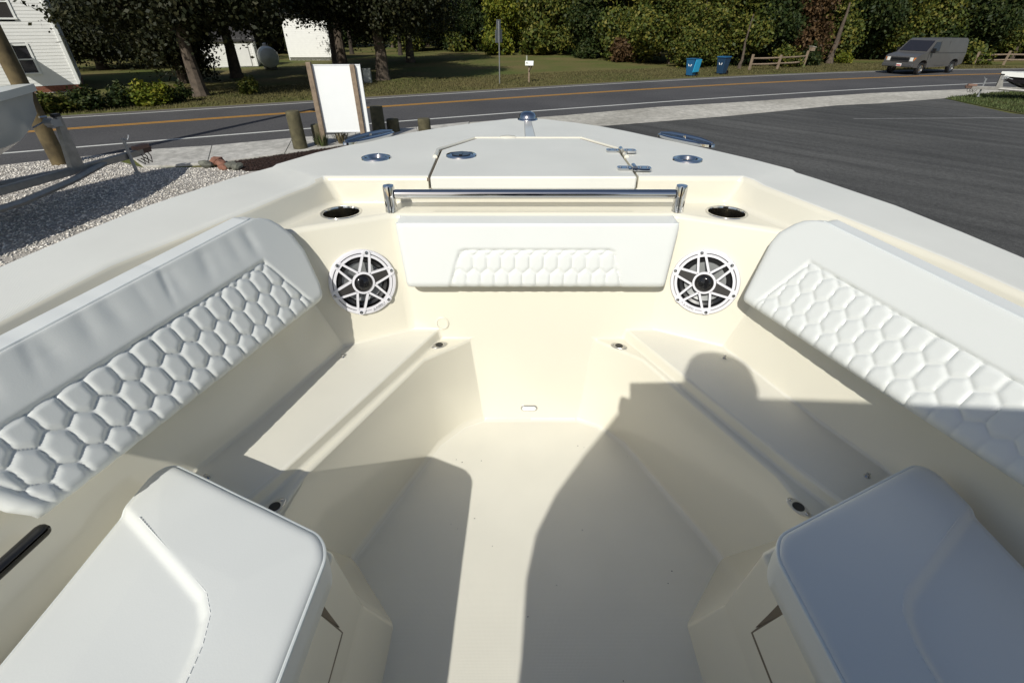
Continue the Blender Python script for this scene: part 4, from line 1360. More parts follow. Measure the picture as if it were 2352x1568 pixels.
# wood behind the lawn: crown variants shared between trees
def wood_crown(seed, mk, r=3.6, h=9.5, zb=.5, nc=1000, leaf=.145, cl=.62):
    rg = random.Random(seed)
    bl = []
    for i in range(15):
        a = rg.uniform(0, 6.28); q = rg.uniform(.3, 1.0) * r * .8; z = rg.uniform(zb + .8, h * .85)
        bl.append((math.cos(a) * q, math.sin(a) * q, z, r * rg.uniform(.3, .5), r * rg.uniform(.3, .5), rg.uniform(.8, 1.7)))
    return crown_mesh('crown', bl, nc, 24, leaf, M[mk], seed, .2, cl, .5)
WC = {k: [wood_crown(s, k) for s in ss] for k, ss in dict(leaf_green=(41, 42, 43), leaf_deep=(44, 45), leaf_yellow=(46,), leaf_rust=(47,), leaf_dark=(48, 49)).items()}
LBL = dict(leaf_green='leafy olive green tree at the edge of the wood behind the lawn', leaf_deep='deep green tree in the wood behind the lawn',
           leaf_yellow='bright yellow green tree at the wood edge, behind the road sign', leaf_rust='rust brown tree at the wood edge above the rail fence',
           leaf_dark='dark tree deep in the wood behind the lawn')
rt = random.Random(5)
def wood_tree(x, y, k, sc=1.0, label=None):
    i = rt.randrange(len(WC[k]))
    tp, tr_ = trunk(7.5, .17, int(x * 10) & 255)
    return tree('wood_tree', label or LBL[k], x, y, WC[k][i], tp, tr_, rz=rt.uniform(0, 6.28), sc=sc, sz=sc * rt.uniform(.9, 1.2),
                group={'leaf_green': 'olive green trees of the wood edge', 'leaf_deep': 'deep green trees of the wood', 'leaf_dark': 'dark trees deep in the wood'}.get(k), bark='bark')
front = [(-11.5, 67, 'leaf_green', 1.1, 'olive green tree at the far left end of the back lawn'), (-7.0, 71, 'leaf_green', 1.0, 'olive tree at the farthest corner of the back lawn'),
         (-4.2, 66, 'leaf_deep', .9, 'deep green tree left of the bright yellow green tree'), (-.6, 61.5, 'leaf_yellow', .8, None), (3.6, 62.5, 'leaf_green', 1.0, 'olive tree rising behind the mailbox'),
         (6.6, 58, 'leaf_green', .85, 'olive tree just right of the mailbox at the wood edge'), (9.0, 54.5, 'leaf_deep', .95, 'deep green tree between the mailbox and the blue bins, nearer the mailbox'),
         (11.2, 50.5, 'leaf_green', .95, 'broad olive tree left of the blue bins'), (13.2, 46.5, 'leaf_green', .95, 'large olive tree right behind the open blue bin'),
         (14.4, 43.2, 'leaf_green', .72, 'smaller bright olive tree behind the dark blue bin'), (17.0, 45.2, 'leaf_green', .9, 'olive tree behind the first post of the rail fence'),
         (20.0, 46.0, 'leaf_deep', .9, 'deep green tree behind the middle of the rail fence'), (23.2, 47.5, 'leaf_rust', .85, None), (26.5, 49.5, 'leaf_green', .85, 'olive tree above the pale leaning trunk'),
         (31.5, 52, 'leaf_deep', 1.0, 'deep green tree behind the front of the van'), (36.0, 51, 'leaf_green', .95, 'olive tree behind the rear of the van'), (40.5, 50.5, 'leaf_deep', .95, 'deep green tree right of the van'),
         (45.0, 50.0, 'leaf_green', .95, 'olive tree behind the far right fence'), (49.5, 51.0, 'leaf_green', 1.0, 'rightmost olive tree at the picture edge'), (55, 52, 'leaf_deep', 1.0, 'deep green tree beyond the right picture edge')]
for x, y, k, s, lb in front: wood_tree(x, y, k, s, lb)
for i in range(20):
    x = -26 + i * 4.7 + rt.uniform(-1, 1)
    y = (76 if x < 2 else 76 - (x - 2) * 1.05 if x < 18 else 59) + rt.uniform(-2, 2)
    wood_tree(x, y, ('leaf_dark', 'leaf_deep', 'leaf_dark')[i % 3], 1.15)
# far wood closing the view behind
fb = []
rg_ = random.Random(9)
for i in range(70):
    x = -75 + i * 2.6
    y = (88 if x < 5 else 88 - (x - 5) * .8 if x < 30 else 68) + rg_.uniform(-3, 3)
    if x < -22: y = 62 + (x + 22) * .5
    fb.append((x, y, rg_.uniform(2, 8), 3.2, 2.4, rg_.uniform(2.5, 4)))
    fb.append((x + 1, y + 2, 2.0, 3.0, 2.4, 2.6))
fw = bpy.data.objects.new('far_wood', crown_mesh('far_wood', fb, 3000, 16, .42, M['leaf_dark'], 77, .2, 1.1, .3)); C.objects.link(fw)
tag(fw, kind='stuff')

# bushes at the wood edge
def bush_mesh(seed, mk, r=1.2, h=1.5, nc=150, leaf=.11):
    rg = random.Random(seed)
    bl = [(rg.uniform(-.6, .6) * r, rg.uniform(-.4, .4) * r, rg.uniform(.3, .65) * h, r * rg.uniform(.35, .55), r * rg.uniform(.35, .5), h * rg.uniform(.3, .42)) for _ in range(7)]
    return crown_mesh('foliage', bl, nc, 22, leaf, M[mk], seed, .1, .3, .5)
BM_ = {k: bush_mesh(60 + i, k) for i, k in enumerate(('leaf_green', 'leaf_yellow', 'leaf_deep', 'leaf_dark', 'leaf_rust'))}
def bush(x, y, k, sc, label, group=None, sz=None, name='bush'):
    return tree(name, label, x, y, BM_[k], rz=rt.uniform(0, 6.28), sc=sc, sz=sz, group=group, cat='bush')
bush(-15.6, 22.75, 'leaf_yellow', .82, 'bright yellow green bush by the roadside, right of the hedge', None, .62)
for i, (x, y, s) in enumerate([(-18.1, 20.6, .72), (-17.3, 21.6, .78), (-16.5, 22.3, .66)]):
    bush(x, y, 'leaf_deep' if i else 'leaf_green', s, ('low hedge bush next to the utility pole, in front of the house', 'middle one of the low hedge bushes in front of the house', 'low dark hedge bush touching the bright yellow green bush')[i], 'hedge bushes in front of the house', .5)
bush(-14.9, 23.5, 'leaf_deep', .6, 'small dark bush between the yellow bush and the thick trunk', None, .45)
bush(-12.9, 26.3, 'leaf_green', .5, 'small pale sapling bush beside the thick grey trunk', None, .5)
for x, y, k, s, lb in [(-1.2, 58.6, 'leaf_yellow', 1.6, 'wide yellow green bush left of the mailbox'), (2.4, 58.8, 'leaf_green', 1.9, 'rounded olive bush right behind the mailbox'),
                       (-6.0, 66, 'leaf_green', 1.7, 'olive bush at the far end of the lawn'), (7.0, 53.5, 'leaf_deep', 1.3, 'deep green bush at the bend of the wood edge'),
                       (9.6, 48.8, 'leaf_rust', 1.2, 'brownish bush under the wood edge'), (21.4, 43.2, 'leaf_green', .95, 'leafy bush growing through the rail fence'),
                       (24.2, 44.6, 'leaf_deep', .9, 'dark bush behind the last fence post'), (33.5, 45.5, 'leaf_deep', 1.2, 'dark round bush just right of the van'),
                       (38.0, 45.6, 'leaf_green', 1.1, 'olive bush behind the far right rail fence'), (28.0, 46.5, 'leaf_yellow', .6, 'low yellow green plants left of the van')]:
    bush(x, y, k, s, lb)
tp, tr_ = trunk(4.2, .24, 91, (.03, 0))
tree('bare_trunk', 'pale leaning tree trunk left of the van at the wood edge', 26.6, 46.4, None, tp, tr_)
tp, tr_ = trunk(5, .17, 92, (.02, 0))
tree('bare_trunk', 'pale slim tree trunk in the wood right of the van', 40.2, 49.6, None, tp, tr_)
tp, tr_ = trunk(3.4, .11, 93, (.04, 0))
tree('bare_trunk', 'thin mossy trunk just behind the first fence post', 17.1, 41.4, None, tp, tr_)
for i, (x, y) in enumerate([(-17.2, 60.0), (-11.6, 58.0), (-15.0, 62.5)]):
    tp, tr_ = trunk(8, .2, 94 + i)
    tree('bare_trunk', 'slim dark trunk on the back lawn beyond the evergreens', x, y, None, tp, tr_, bark='bark_d', group='slim trunks on the back lawn')
# weeds at the sign, grass clumps
def tuft(x, y, n, h, label, seed, m):
    rg = random.Random(seed); mb = MB()
    for i in range(n):
        a = rg.uniform(0, 6.28); r0 = rg.uniform(0, .16); l = rg.uniform(.2, .75) * h
        p0 = Vector((math.cos(a) * r0, math.sin(a) * r0, .03)); p1 = p0 + Vector((math.cos(a) * l * .5, math.sin(a) * l * .5, h * rg.uniform(.5, 1)))
        w = Vector((-math.sin(a), math.cos(a), 0)) * .007
        pm = p0.lerp(p1, .6) + Vector((0, 0, h * .08))
        mb.add([p0 - w, p0 + w, pm + w * .8, p1, pm - w * .8], [(0, 1, 2, 3, 4)], 0, False)
    o = mb.build('weed_tuft', m, None); o.location = (x, y, .02)
    return tag(o, label, 'weeds')
M['drygrass'] = mat('dry_grass', (.16, .13, .065), rough=.8, isl=.4)
M['greengrass'] = mat('green_grass', (.06, .08, .02), rough=.8, isl=.4)
tuft(-4.95, 14.75, 70, .42, 'dry pale weeds growing right of the sign post', 1, M['drygrass'])
tuft(-5.35, 14.35, 60, .40, 'weeds growing between the short post and the sign post', 2, M['greengrass'])
def blades(name, poly, n, h, m, seed, z=.02):
    rg = np.random.RandomState(seed)
    P_ = np.array(poly); pts = []
    while len(pts) < n:
        q = rg.uniform(P_.min(0), P_.max(0), (n, 2)); pts += [p for p in q if inpoly(p[0], p[1], poly)]
    pts = np.array(pts[:n]); a = rg.uniform(0, 6.28, n); l = rg.uniform(.4, 1.2, n) * h; w = .012 + .01 * rg.uniform(0, 1, n)
    dx, dy = np.cos(a), np.sin(a)
    V = np.zeros((n, 3, 3))
    V[:, 0] = np.stack([pts[:, 0] - dy * w, pts[:, 1] + dx * w, np.full(n, z)], 1)
    V[:, 1] = np.stack([pts[:, 0] + dy * w, pts[:, 1] - dx * w, np.full(n, z)], 1)
    V[:, 2] = np.stack([pts[:, 0] + dx * l * .6, pts[:, 1] + dy * l * .6, z + l], 1)
    return tag(np_mesh(name, V.reshape(-1, 3), np.arange(n * 3).reshape(n, 3), m), kind='stuff')
blades('verge_grass', [(20.1, 24.8), (22.9, 26.3), (28, 28.2), (34, 25), (30, 14.4), (22.3, 18.0), (19.8, 20.3)], 26000, .10, M['greengrass'], 4)
def edge_strip():
    out = []
    for x in range(-18, 41, 2):
        out.append((x - .3, fF(x) + .9))
    for x in range(40, -19, -2):
        out.append((x - 3.0, fF(x) + 7.0))
    return out
blades('lawn_grass', edge_strip(), 60000, .09, mat('lawn_blades', (.085, .075, .025), rough=.9, isl=.45), 8, 0.0)
# ------------------------------------------------------------------ buildings
M['clap'] = mat('white_clapboard', (.80, .80, .77), rough=.55, noise=.03, nscale=4)
M['trim'] = mat('white_trim', (.82, .83, .80), rough=.4)
M['pane'] = mat('dark_pane', (.02, .02, .025), rough=.06, spec=.8)
M['roofing'] = mat('dark_shingle', (.035, .033, .033), rough=.9, noise=.3, nscale=10)
M['brick'] = mat('red_brick', (.20, .075, .045), rough=.9, noise=.3, nscale=12)
def wall_boards(mb, u0, u1, z0, z1, face, pitch=.14, openings=()):
    """overlapping boards on the plane y=0 looking to -y; face maps (u, out, z) to local"""
    z = z0
    while z < z1 - 1e-3:
        zt = min(z + pitch, z1)
        segs = [(u0, u1)]
        for a, b_, c_, d_ in openings:
            if zt > c_ and z < d_:
                ns = []
                for s0, s1 in segs:
                    if b_ <= s0 or a >= s1: ns.append((s0, s1)); continue
                    if a > s0: ns.append((s0, a))
                    if b_ < s1: ns.append((b_, s1))
                segs = ns
        for s0, s1 in segs:
            mb.add([face(s0, .014, z), face(s1, .014, z), face(s1, .004, zt), face(s0, .004, zt), face(s0, 0, z), face(s1, 0, z)], [(0, 1, 2, 3), (4, 5, 1, 0)], 0, False)
        z = zt
def window(parent, face, a, b_, c_, d_, sash=True):
    w = .09
    mb = MB()
    def slab(u0, u1, z0, z1, o0, o1, mm=mb):
        P_ = [face(u, o, z) for o in (o0, o1) for z in (z0, z1) for u in (u0, u1)]
        mm.add(P_, [(0, 1, 3, 2), (4, 6, 7, 5), (0, 4, 5, 1), (2, 3, 7, 6), (0, 2, 6, 4), (1, 5, 7, 3)], 0, False)
    slab(a - w, a, c_, d_, -.02, .045); slab(b_, b_ + w, c_, d_, -.02, .045)
    slab(a - w, b_ + w, d_, d_ + w, -.02, .045); slab(a - w * 1.2, b_ + w * 1.2, c_ - .07, c_, -.02, .07)
    slab(a, b_, (c_ + d_) / 2 - .025, (c_ + d_) / 2 + .025, -.03, .012)
    f = mb.build('window', M['trim'], parent)
    m2 = MB(); slab(a, b_, c_, d_, -.06, -.035, m2)
    m2.build('pane', M['pane'], f)
    return f
def house(name, label, corner, ang, Lf, Ls, H_, wins_f, wins_s, base=.3, cat='house', roof=1.8, overh=.35):
    """corner = front right corner; front runs to -x local, side runs to +y local"""
    root = empty(name, (corner[0], corner[1], 0), ang, label, cat)
    ff = lambda u, o, z: (u, -o, z)
    fs = lambda u, o, z: (o, u, z)
    mb = MB(); wall_boards(mb, -Lf, 0, base, H_, ff, openings=wins_f); mb.build('front_wall', M['clap'], root)
    mb = MB(); wall_boards(mb, 0, Ls, base, H_, fs, openings=wins_s); mb.build('side_wall', M['clap'], root)
    mb = MB()
    mb.box((-Lf / 2, Ls - .05, H_ / 2), (Lf, .1, H_)); mb.box((-Lf + .05, Ls / 2, H_ / 2), (.1, Ls, H_))
    mb.box((-Lf / 2, Ls / 2, .02), (Lf, Ls, .04))
    mb.build('rear_walls', M['clap'], root)
    mb = MB()
    mb.box((-.045, -.02, (H_ + base) / 2), (.13, .055, H_ - base)); mb.box((.02, .045, (H_ + base) / 2), (.055, .13, H_ - base))
    mb.build('corner_board', M['trim'], root)
    mb = MB()
    mb.box((-Lf / 2, .06, base / 2), (Lf - .1, .12, base)); mb.box((-.06, Ls / 2, base / 2), (.12, Ls - .1, base))
    mb.build('foundation', M['brick'] if name == 'white_house' else M['rock_g'], root)
    mb = MB()
    r0, r1 = H_, H_ + roof
    x0, x1 = -Lf - overh, overh
    mb.add([(x0, -overh, r0 - .1), (x1, -overh, r0 - .1), (x1, Ls / 2, r1), (x0, Ls / 2, r1), (x1, Ls + overh, r0 - .1), (x0, Ls + overh, r0 - .1),
            (x0, -overh, r0 - .22), (x1, -overh, r0 - .22), (x1, Ls + overh, r0 - .22), (x0, Ls + overh, r0 - .22)],
           [(0, 1, 2, 3), (3, 2, 4, 5), (0, 6, 7, 1), (6, 9, 8, 7), (5, 4, 8, 9)], 0, False)
    mb.build('roof', M['roofing'], root)
    mb = MB()
    mb.add([(0, 0, H_), (0, Ls, H_), (0, Ls / 2, r1 - .12), (-Lf, 0, H_), (-Lf, Ls, H_), (-Lf, Ls / 2, r1 - .12)], [(0, 1, 2), (3, 4, 5)], 0, False)
    mb.build('gable', M['clap'], root)
    for q in wins_f: window(root, ff, *q)
    for q in wins_s: window(root, fs, *q)
    return root
hang = math.atan2(.60, .80)
hs = house('white_house', 'white clapboard house at the upper left with its side wall in shade', (-22.0, 27.6), hang, 8.0, 7.0, 5.6,
           [(-1.92, -1.40, .90, 2.02), (-2.02, -1.36, 3.12, 4.35), (-5.6, -4.7, .95, 2.25), (-5.6, -4.7, 3.35, 4.7)], [(1.6, 2.3, .95, 2.3), (3.6, 4.3, .95, 2.3), (1.6, 2.3, 3.3, 4.6)], .32)
# porch roof added out of view to throw the slanting shade on the wall
pr = MB()
pr.add([(-4.0, -2.6, 2.55), (-2.9, -2.6, 2.55), (-2.9, 0, 3.2), (-4.0, 0, 3.2), (-4.0, -2.6, 2.43), (-2.9, -2.6, 2.43), (-2.9, 0, 3.05), (-4.0, 0, 3.05)],
       [(0, 1, 2, 3), (4, 7, 6, 5), (0, 4, 5, 1), (1, 5, 6, 2), (0, 3, 7, 4)], 0, False)
pr.build('added_porch_roof', M['roofing'], hs)
for x in (-3.9, -3.0):
    mb = MB(); mb.box((x, -2.5, 1.22), (.12, .12, 2.44)); mb.build('added_porch_post', M['trim'], hs)

gar = house('white_garage', 'small white gabled garage behind the round tank', (-19.9, 43.2), math.atan2(.35, .93), 4.6, 3.0, 1.9,
      [], [], .05, 'garage', 1.0, .15)
mb = MB()
for (x0_, x1_, z0_, z1_) in ((-1.95, -1.90, .08, 1.7), (-.42, -.37, .08, 1.7), (-1.95, -.37, 1.66, 1.72)):
    mb.box(((x0_ + x1_) / 2, -.02, (z0_ + z1_) / 2), (x1_ - x0_, .03, z1_ - z0_))
mb.build('door_frame', mat('door_edge', (.35, .35, .34)), gar)
mb = MB(); mb.box((-1.16, -.016, .86), (1.48, .02, 1.58)); mb.build('door', M['clap'], gar)
house('white_outbuilding', 'white clapboard outbuilding half hidden by leaves behind the sign', (-16.35, 50.6), math.atan2(.02, 1), 3.9, 4.0, 3.6,
      [], [(1.4, 2.1, 1.0, 2.0)], .25, 'outbuilding', 1.5, .3)
# propane tank
tk = empty('propane_tank', (-18.0, 41.0, 0), 2.05, 'round white tank lying on legs in front of the small garage', 'tank')
mb = MB()
prof = [(0, -1.15), (.32, -1.10), (.55, -.96), (.66, -.75), (.68, -.5), (.68, .9), (.60, 1.2), (.35, 1.4), (0, 1.48)]
mb.lathe(prof, 28, 0, Matrix.Translation((0, 0, .80)) @ Matrix.Rotation(R(90), 4, 'Y') @ Matrix.Rotation(math.pi, 4, 'X'))
mb.build('shell', mat('tank_white', (.72, .74, .66), rough=.45, noise=.06, nscale=3), tk)
for x in (-.7, .8):
    mb = MB(); mb.box((x, 0, .12), (.12, .8, .24)); mb.build('leg', M['rock_g'], tk)
mb = MB(); mb.lathe([(.18, 0), (.18, .14), (.12, .2), (0, .21)], 16, 0, Matrix.Translation((0, 0, 1.46))); mb.build('dome', mat('tank_dome', (.5, .5, .46)), tk)

# utility cabinet, mailbox, road sign
cb = empty('utility_cabinet', (-8.35, 31.5, 0), .15, 'grey metal cabinet standing left of the wide dark trunk', 'cabinet')
mb = MB(); mb.box((0, 0, .36), (.44, .40, .70)); mb.box((0, 0, .725), (.48, .44, .03))
mb.build('housing', mat('cabinet_grey', (.20, .22, .21), rough=.6), cb, bevel=.012)
mb = MB(); mb.box((0, -.206, .37), (.37, .012, .58)); mb.build('door', mat('cabinet_door', (.24, .26, .25), rough=.5), cb, bevel=.004)

mbx = empty('mailbox', (1.0, 31.67, 0), -.15, 'white mailbox on a single post on the lawn across the road', 'mailbox')
mb = MB(); mb.box((-.02, .05, .42), (.09, .09, .84)); mb.build('post', M['greywood'], mbx, bevel=.006)
mb = MB(); mb.box((0, .0, .85), (.40, .2, .035)); mb.tube([(-.02, 0, .55), (.14, 0, .83)], .03, 6); mb.build('bracket', M['bark_d'], mbx)
mb = MB()
n = 12
arc = [(-.10, 0)] + [(-.10 * math.cos(math.pi * i / n), .13 + .10 * math.sin(math.pi * i / n)) for i in range(n + 1)] + [(.10, 0)]
T4 = Matrix.Translation((0, 0, .868)) @ Matrix(((0, 0, 1, 0), (1, 0, 0, 0), (0, 1, 0, 0), (0, 0, 0, 1)))
mb.prism(arc, -.235, .235, 0, T4)
box_ = mb.build('box', mat('mailbox_white', (.82, .84, .80), rough=.4), mbx, bevel=.006)
mb = MB()
def strokes(mb, x0, z0, w, h, segs, y, t=.014):
    for a, b_ in segs:
        p0 = Vector((x0 + a[0] * w, y, z0 + a[1] * h)); p1 = Vector((x0 + b_[0] * w, y, z0 + b_[1] * h))
        mb.tube([p0, p1], t / 2, 4)
S4 = [((.7, 0), (.7, 1)), ((.7, 1), (0, .35)), ((0, .35), (1, .35))]
S8 = [((0, 0), (1, 0)), ((0, .5), (1, .5)), ((0, 1), (1, 1)), ((0, 0), (0, 1)), ((1, 0), (1, 1))]
S1 = [((.5, 0), (.5, 1))]
for k_, sg in enumerate((S4, S8, S1, S1)):
    strokes(mb, -.19 + k_ * .058, .965, .04, .085, sg, -.103)
mb.build('number', M['darkgrey'], mbx)
mb = MB(); mb.tube([(-.17, .09, .84), (-.17, .09, 1.35)], .045, 8); mb.build('stake', mat('pale_stake', (.30, .31, .24), rough=.9), mbx)

rs = empty('road_sign', (-.70, 30.97, 0), R(62), 'grey road sign seen from behind on a tall steel post across the road', 'sign')
M['galv'] = mat('galvanised', (.34, .35, .36), rough=.45, metal=.6, noise=.1, nscale=8)
mb = MB(); mb.box((0, 0, 1.5), (.06, .04, 3.0)); mb.build('post', M['galv'], rs)
mb = MB(); mb.box((0, .03, 2.30), (.75, .012, .60)); mb.build('lower_plate', M['galv'], rs, bevel=.004)
mb = MB(); mb.box((0, .03, 2.84), (.46, .012, .44)); mb.build('upper_plate', M['galv'], rs, bevel=.004)

# wheeled bins
M['bin_blue'] = mat('blue_bin_plastic', (.012, .085, .19), rough=.45)
M['bin_cyan'] = mat('light_blue_lid', (.03, .42, .72), rough=.4)
M['bin_navy'] = mat('dark_blue_bin_plastic', (.012, .04, .085), rough=.5)
def bin_(x, y, rz, label, body, lidm, open_lid):
    b_ = empty('wheeled_bin', (x, y, 0), rz, label, 'bin', 'wheeled bins at the roadside')
    mb = MB()
    mb.add([(-.22, -.24, .06), (.22, -.24, .06), (.22, .26, .06), (-.22, .26, .06), (-.29, -.36, .98), (.29, -.36, .98), (.29, .36, .98), (-.29, .36, .98)],
           [(0, 3, 2, 1), (0, 1, 5, 4), (1, 2, 6, 5), (2, 3, 7, 6), (3, 0, 4, 7)], 0, False)
    mb.box((0, 0, .98), (.64, .78, .05))
    mb.build('body', body, b_, bevel=.02)
    mb = MB()
    if open_lid:
        mb.box((.34, .0, .60), (.035, .74, .72), rot=(0, R(9), 0))
    else:
        mb.box((0, 0, 1.03), (.66, .82, .055), taper=.9)
    mb.build('lid', lidm, b_, bevel=.015)
    for s in (1, -1):
        mb = MB(); mb.lathe([(.06, -.03), (.13, -.03), (.13, .03), (.06, .03)], 16, 0, Matrix.Translation((s * .24, .28, .13)) @ Matrix.Rotation(R(90), 4, 'Y'))
        mb.build('wheel', M['black'], b_)
    mb = MB(); mb.tube([(-.2, .42, .95), (.2, .42, .95)], .02, 6); mb.build('handle', body, b_)
    mb = MB()
    for a in (90, 210, 330):
        c_ = Vector((.09 * math.cos(R(a)), -.315, .68 + .09 * math.sin(R(a))))
        t = R(a + 90)
        d = Vector((math.cos(t), 0, math.sin(t)))
        n_ = Vector((-d.z, 0, d.x))
        p = [c_ - d * .07 + n_ * .02, c_ - d * .07 - n_ * .02, c_ + d * .02 - n_ * .02, c_ + d * .02 - n_ * .045, c_ + d * .075, c_ + d * .02 + n_ * .045, c_ + d * .02 + n_ * .02]
        mb.add(p, [tuple(range(7))], 0, False)
    o = mb.build('recycling_mark', M['trim'], b_)
    o.rotation_euler = (0, 0, 0)
    o.location = (0, -.012, 0)
    return b_
bin_(11.62, 35.5, R(-46), 'blue wheeled bin with its light blue lid hanging open at the roadside', M['bin_blue'], M['bin_cyan'], True)
bin_(14.05, 36.75, R(-50), 'closed dark blue wheeled bin, right of the open one', M['bin_navy'], M['bin_blue'], False)

# split rail fences
def fence(label, pts, tops, z1=.75, z0=.38):
    f = empty('rail_fence', (pts[0][0], pts[0][1], 0), 0, label, 'fence')
    o_ = Vector((pts[0][0], pts[0][1], 0))
    for (x, y), h in zip(pts, tops):
        mb = MB(); mb.box((x - o_.x, y - o_.y, h / 2), (.15, .13, h), rot=(.03, .05, .4)); mb.build('post', M['greywood'], f, bevel=.015)
    for a, b_ in zip(pts[:-1], pts[1:]):
        for z in (z0, z1):
            p0, p1 = Vector((*a, z)) - o_, Vector((*b_, z)) - o_
            mb = MB(); mb.tube([p0, p0.lerp(p1, .5) + Vector((0, 0, -.02)), p1], [.05, .065, .05], 6); mb.build('rail', M['greywood'], f)
    return f
fence('grey split rail fence in front of the wood, left of the van', [(17.3, 40.0), (19.75, 40.9), (22.6, 42.7)], (1.0, .92, 1.1))
bxp = empty('bird_box', (22.75, 42.62, 0), .3, 'small weathered box on top of the last rail fence post', 'box')
mb = MB(); mb.box((.1, 0, 1.22), (.34, .26, .26)); mb.build('box', M['greywood'], bxp, bevel=.01)
mb = MB(); mb.box((.1, 0, 1.37), (.42, .34, .03), rot=(0, .15, 0)); mb.build('roof', mat('pale_board', (.45, .42, .36)), bxp)
fence('grey split rail fence at the far right edge behind the road', [(37.3, 44.6), (40.0, 44.9), (42.8, 45.1), (45.5, 45.3)], (.95, 1.0, .95, 1.0))

# ------------------------------------------------------------------ van
def van():
    v = empty('van', (28.2, 37.95, 0), R(25), 'grey work van driving on the far side of the road', 'van')
    paint = mat('grey_van_paint', (.080, .077, .074), rough=.35, coat=.3, noise=.06, nscale=3)
    # side profile, front towards -x
    prof = [(-2.72, .45), (-2.74, .80), (-2.66, 1.06), (-2.45, 1.14), (-1.72, 1.27), (-1.02, 1.92), (-.75, 2.04), (2.40, 2.04), (2.62, 1.92), (2.70, 1.2), (2.70, .55), (2.2, .42),
            (2.22, .42), (2.16, .68), (1.98, .82), (1.72, .86), (1.46, .82), (1.28, .68), (1.22, .42), (-1.30, .42), (-1.36, .68), (-1.54, .82), (-1.80, .86), (-2.06, .82), (-2.24, .68), (-2.30, .42)]
    W = 1.0
    def half(z): return W if z < 1.15 else W - (z - 1.15) * .17
    n = len(prof)
    mb = MB()
    mb.add([(x, -half(z), z) for x, z in prof] + [(x, half(z), z) for x, z in prof], [(i, (i + 1) % n, n + (i + 1) % n, n + i) for i in range(n)], 0, False)
    for sgn in (-1, 1):
        V_, F_ = fill_loops([[(x, 0, z) for x, z in prof]])
        mb.add([(p.x, sgn * half(p.z), p.z) for p in V_], F_, 0, False)
    mb.build('body', paint, v, merge=1e-3, bevel=.05, seg=3, limit=28)
    def quad(name, P_, m, th=.012, par=v):
        mb = MB(); P_ = [Vector(p) for p in P_]
        nn = (P_[1] - P_[0]).cross(P_[2] - P_[0]).normalized() * th
        k = len(P_)
        mb.add([p + nn for p in P_] + [p - nn for p in P_], [tuple(range(k)), tuple(range(k, 2 * k))] + [(i, (i + 1) % k, k + (i + 1) % k, k + i) for i in range(k)], 0, False)
        return mb.build(name, m, par)
    quad('windscreen', [(-1.66, -.86, 1.34), (-1.66, .86, 1.34), (-1.04, .78, 1.91), (-1.04, -.78, 1.91)], M['pane'], .02)
    for s in (-1, 1):
        quad('side_window', [(-1.42, s * (half(1.35) + .004), 1.35), (-.52, s * (half(1.35) + .004), 1.35), (-.52, s * (half(1.85) + .004), 1.85), (-.98, s * (half(1.85) + .004), 1.85)], M['pane'])
        mb = MB()
        for (x0, z0, x1, z1) in ((-1.50, .5, -1.50, 1.25), (-.42, .5, -.42, 1.9), (.55, .5, .55, 1.9), (-.42, .5, .55, .5), (-1.50, 1.28, 2.6, 1.20)):
            mb.tube([(x0, s * (half(z0) + .001), z0), (x1, s * (half(z1) + .001), z1)], .008, 4)
        mb.build('panel_seams', M['black'], v)
        mb = MB(); mb.box((-1.38, s * 1.13, 1.38), (.10, .2, .26)); mb.tube([(-1.38, s * .95, 1.32), (-1.38, s * 1.06, 1.34)], .025, 6)
        mb.build('mirror', M['black'], v, bevel=.02)
        mb = MB(); mb.lathe([(0, 0), (.13, .0), (.15, .03), (0, .045)], 4, 0, Matrix.Translation((-2.71, s * .73, .90)) @ Matrix.Rotation(R(-90), 4, 'Y') @ Matrix.Rotation(R(45), 4, 'Z'))
        mb.build('headlight', mat('headlight_glass', (.75, .75, .7), rough=.08, spec=.9), v)
        quad('turn_light', [(-2.72, s * .86, .82), (-2.68, s * .97, .82), (-2.66, s * .97, 1.0), (-2.70, s * .86, 1.0)], mat('amber', (.5, .16, .03), rough=.2), .02)
    mb = MB()
    for z in (.78, .85, .92, .99): mb.box((-2.745, 0, z), (.03, 1.15, .03))
    mb.build('grille', M['black'], v)
    mb = MB(); mb.box((-2.80, 0, .56), (.16, 1.96, .17)); mb.build('bumper', mat('bumper_grey', (.16, .16, .16), rough=.3, metal=.6), v, bevel=.03)
    mb = MB(); mb.box((-2.888, -.15, .58), (.012, .31, .16)); pl = mb.build('number_plate', M['trim'], v)
    mb = MB(); mb.box((-2.897, -.15, .56), (.008, .27, .07)); mb.build('plate_band', mat('plate_red', (.5, .05, .04)), pl)
    for x in (-1.80, 1.72):
        for s in (-1, 1):
            T4 = Matrix.Translation((x, s * .87, .36)) @ Matrix.Rotation(R(90), 4, 'X')
            mb = MB(); mb.lathe([(.22, -.11), (.33, -.11), (.36, -.08), (.36, .08), (.33, .11), (.22, .11)], 28, 0, T4)
            w = mb.build('wheel', M['black'], v)
            mb = MB(); mb.lathe([(.22, .09 * -s * -1), (.18, .07 * s * 1), (.08, .085 * s), (0, .09 * s)], 20, 0, Matrix.Translation((x, s * .87, .36)) @ Matrix.Rotation(R(-90), 4, 'X'))
            mb.lathe([(.22, -.1), (.22, .1)], 20, 0, T4)
            mb.build('rim', M['steel'], w)
    # driver
    mb = MB()
    mb.lathe([(0, .13), (.07, .11), (.095, .03), (.085, -.06), (.05, -.12), (.055, -.18), (.2, -.26), (.24, -.5), (.2, -.7)], 14, 0, Matrix.Translation((-.80, -.62, 1.62)), 1, .75)
    d = mb.build('person', mat('driver_clothes', (.12, .05, .05), rough=.9), None)
    d.location = (28.2, 37.95, 0); d.rotation_euler = (0, 0, R(25))
    tag(d, 'driver sitting behind the side window of the grey van', 'person')
    return v
van()

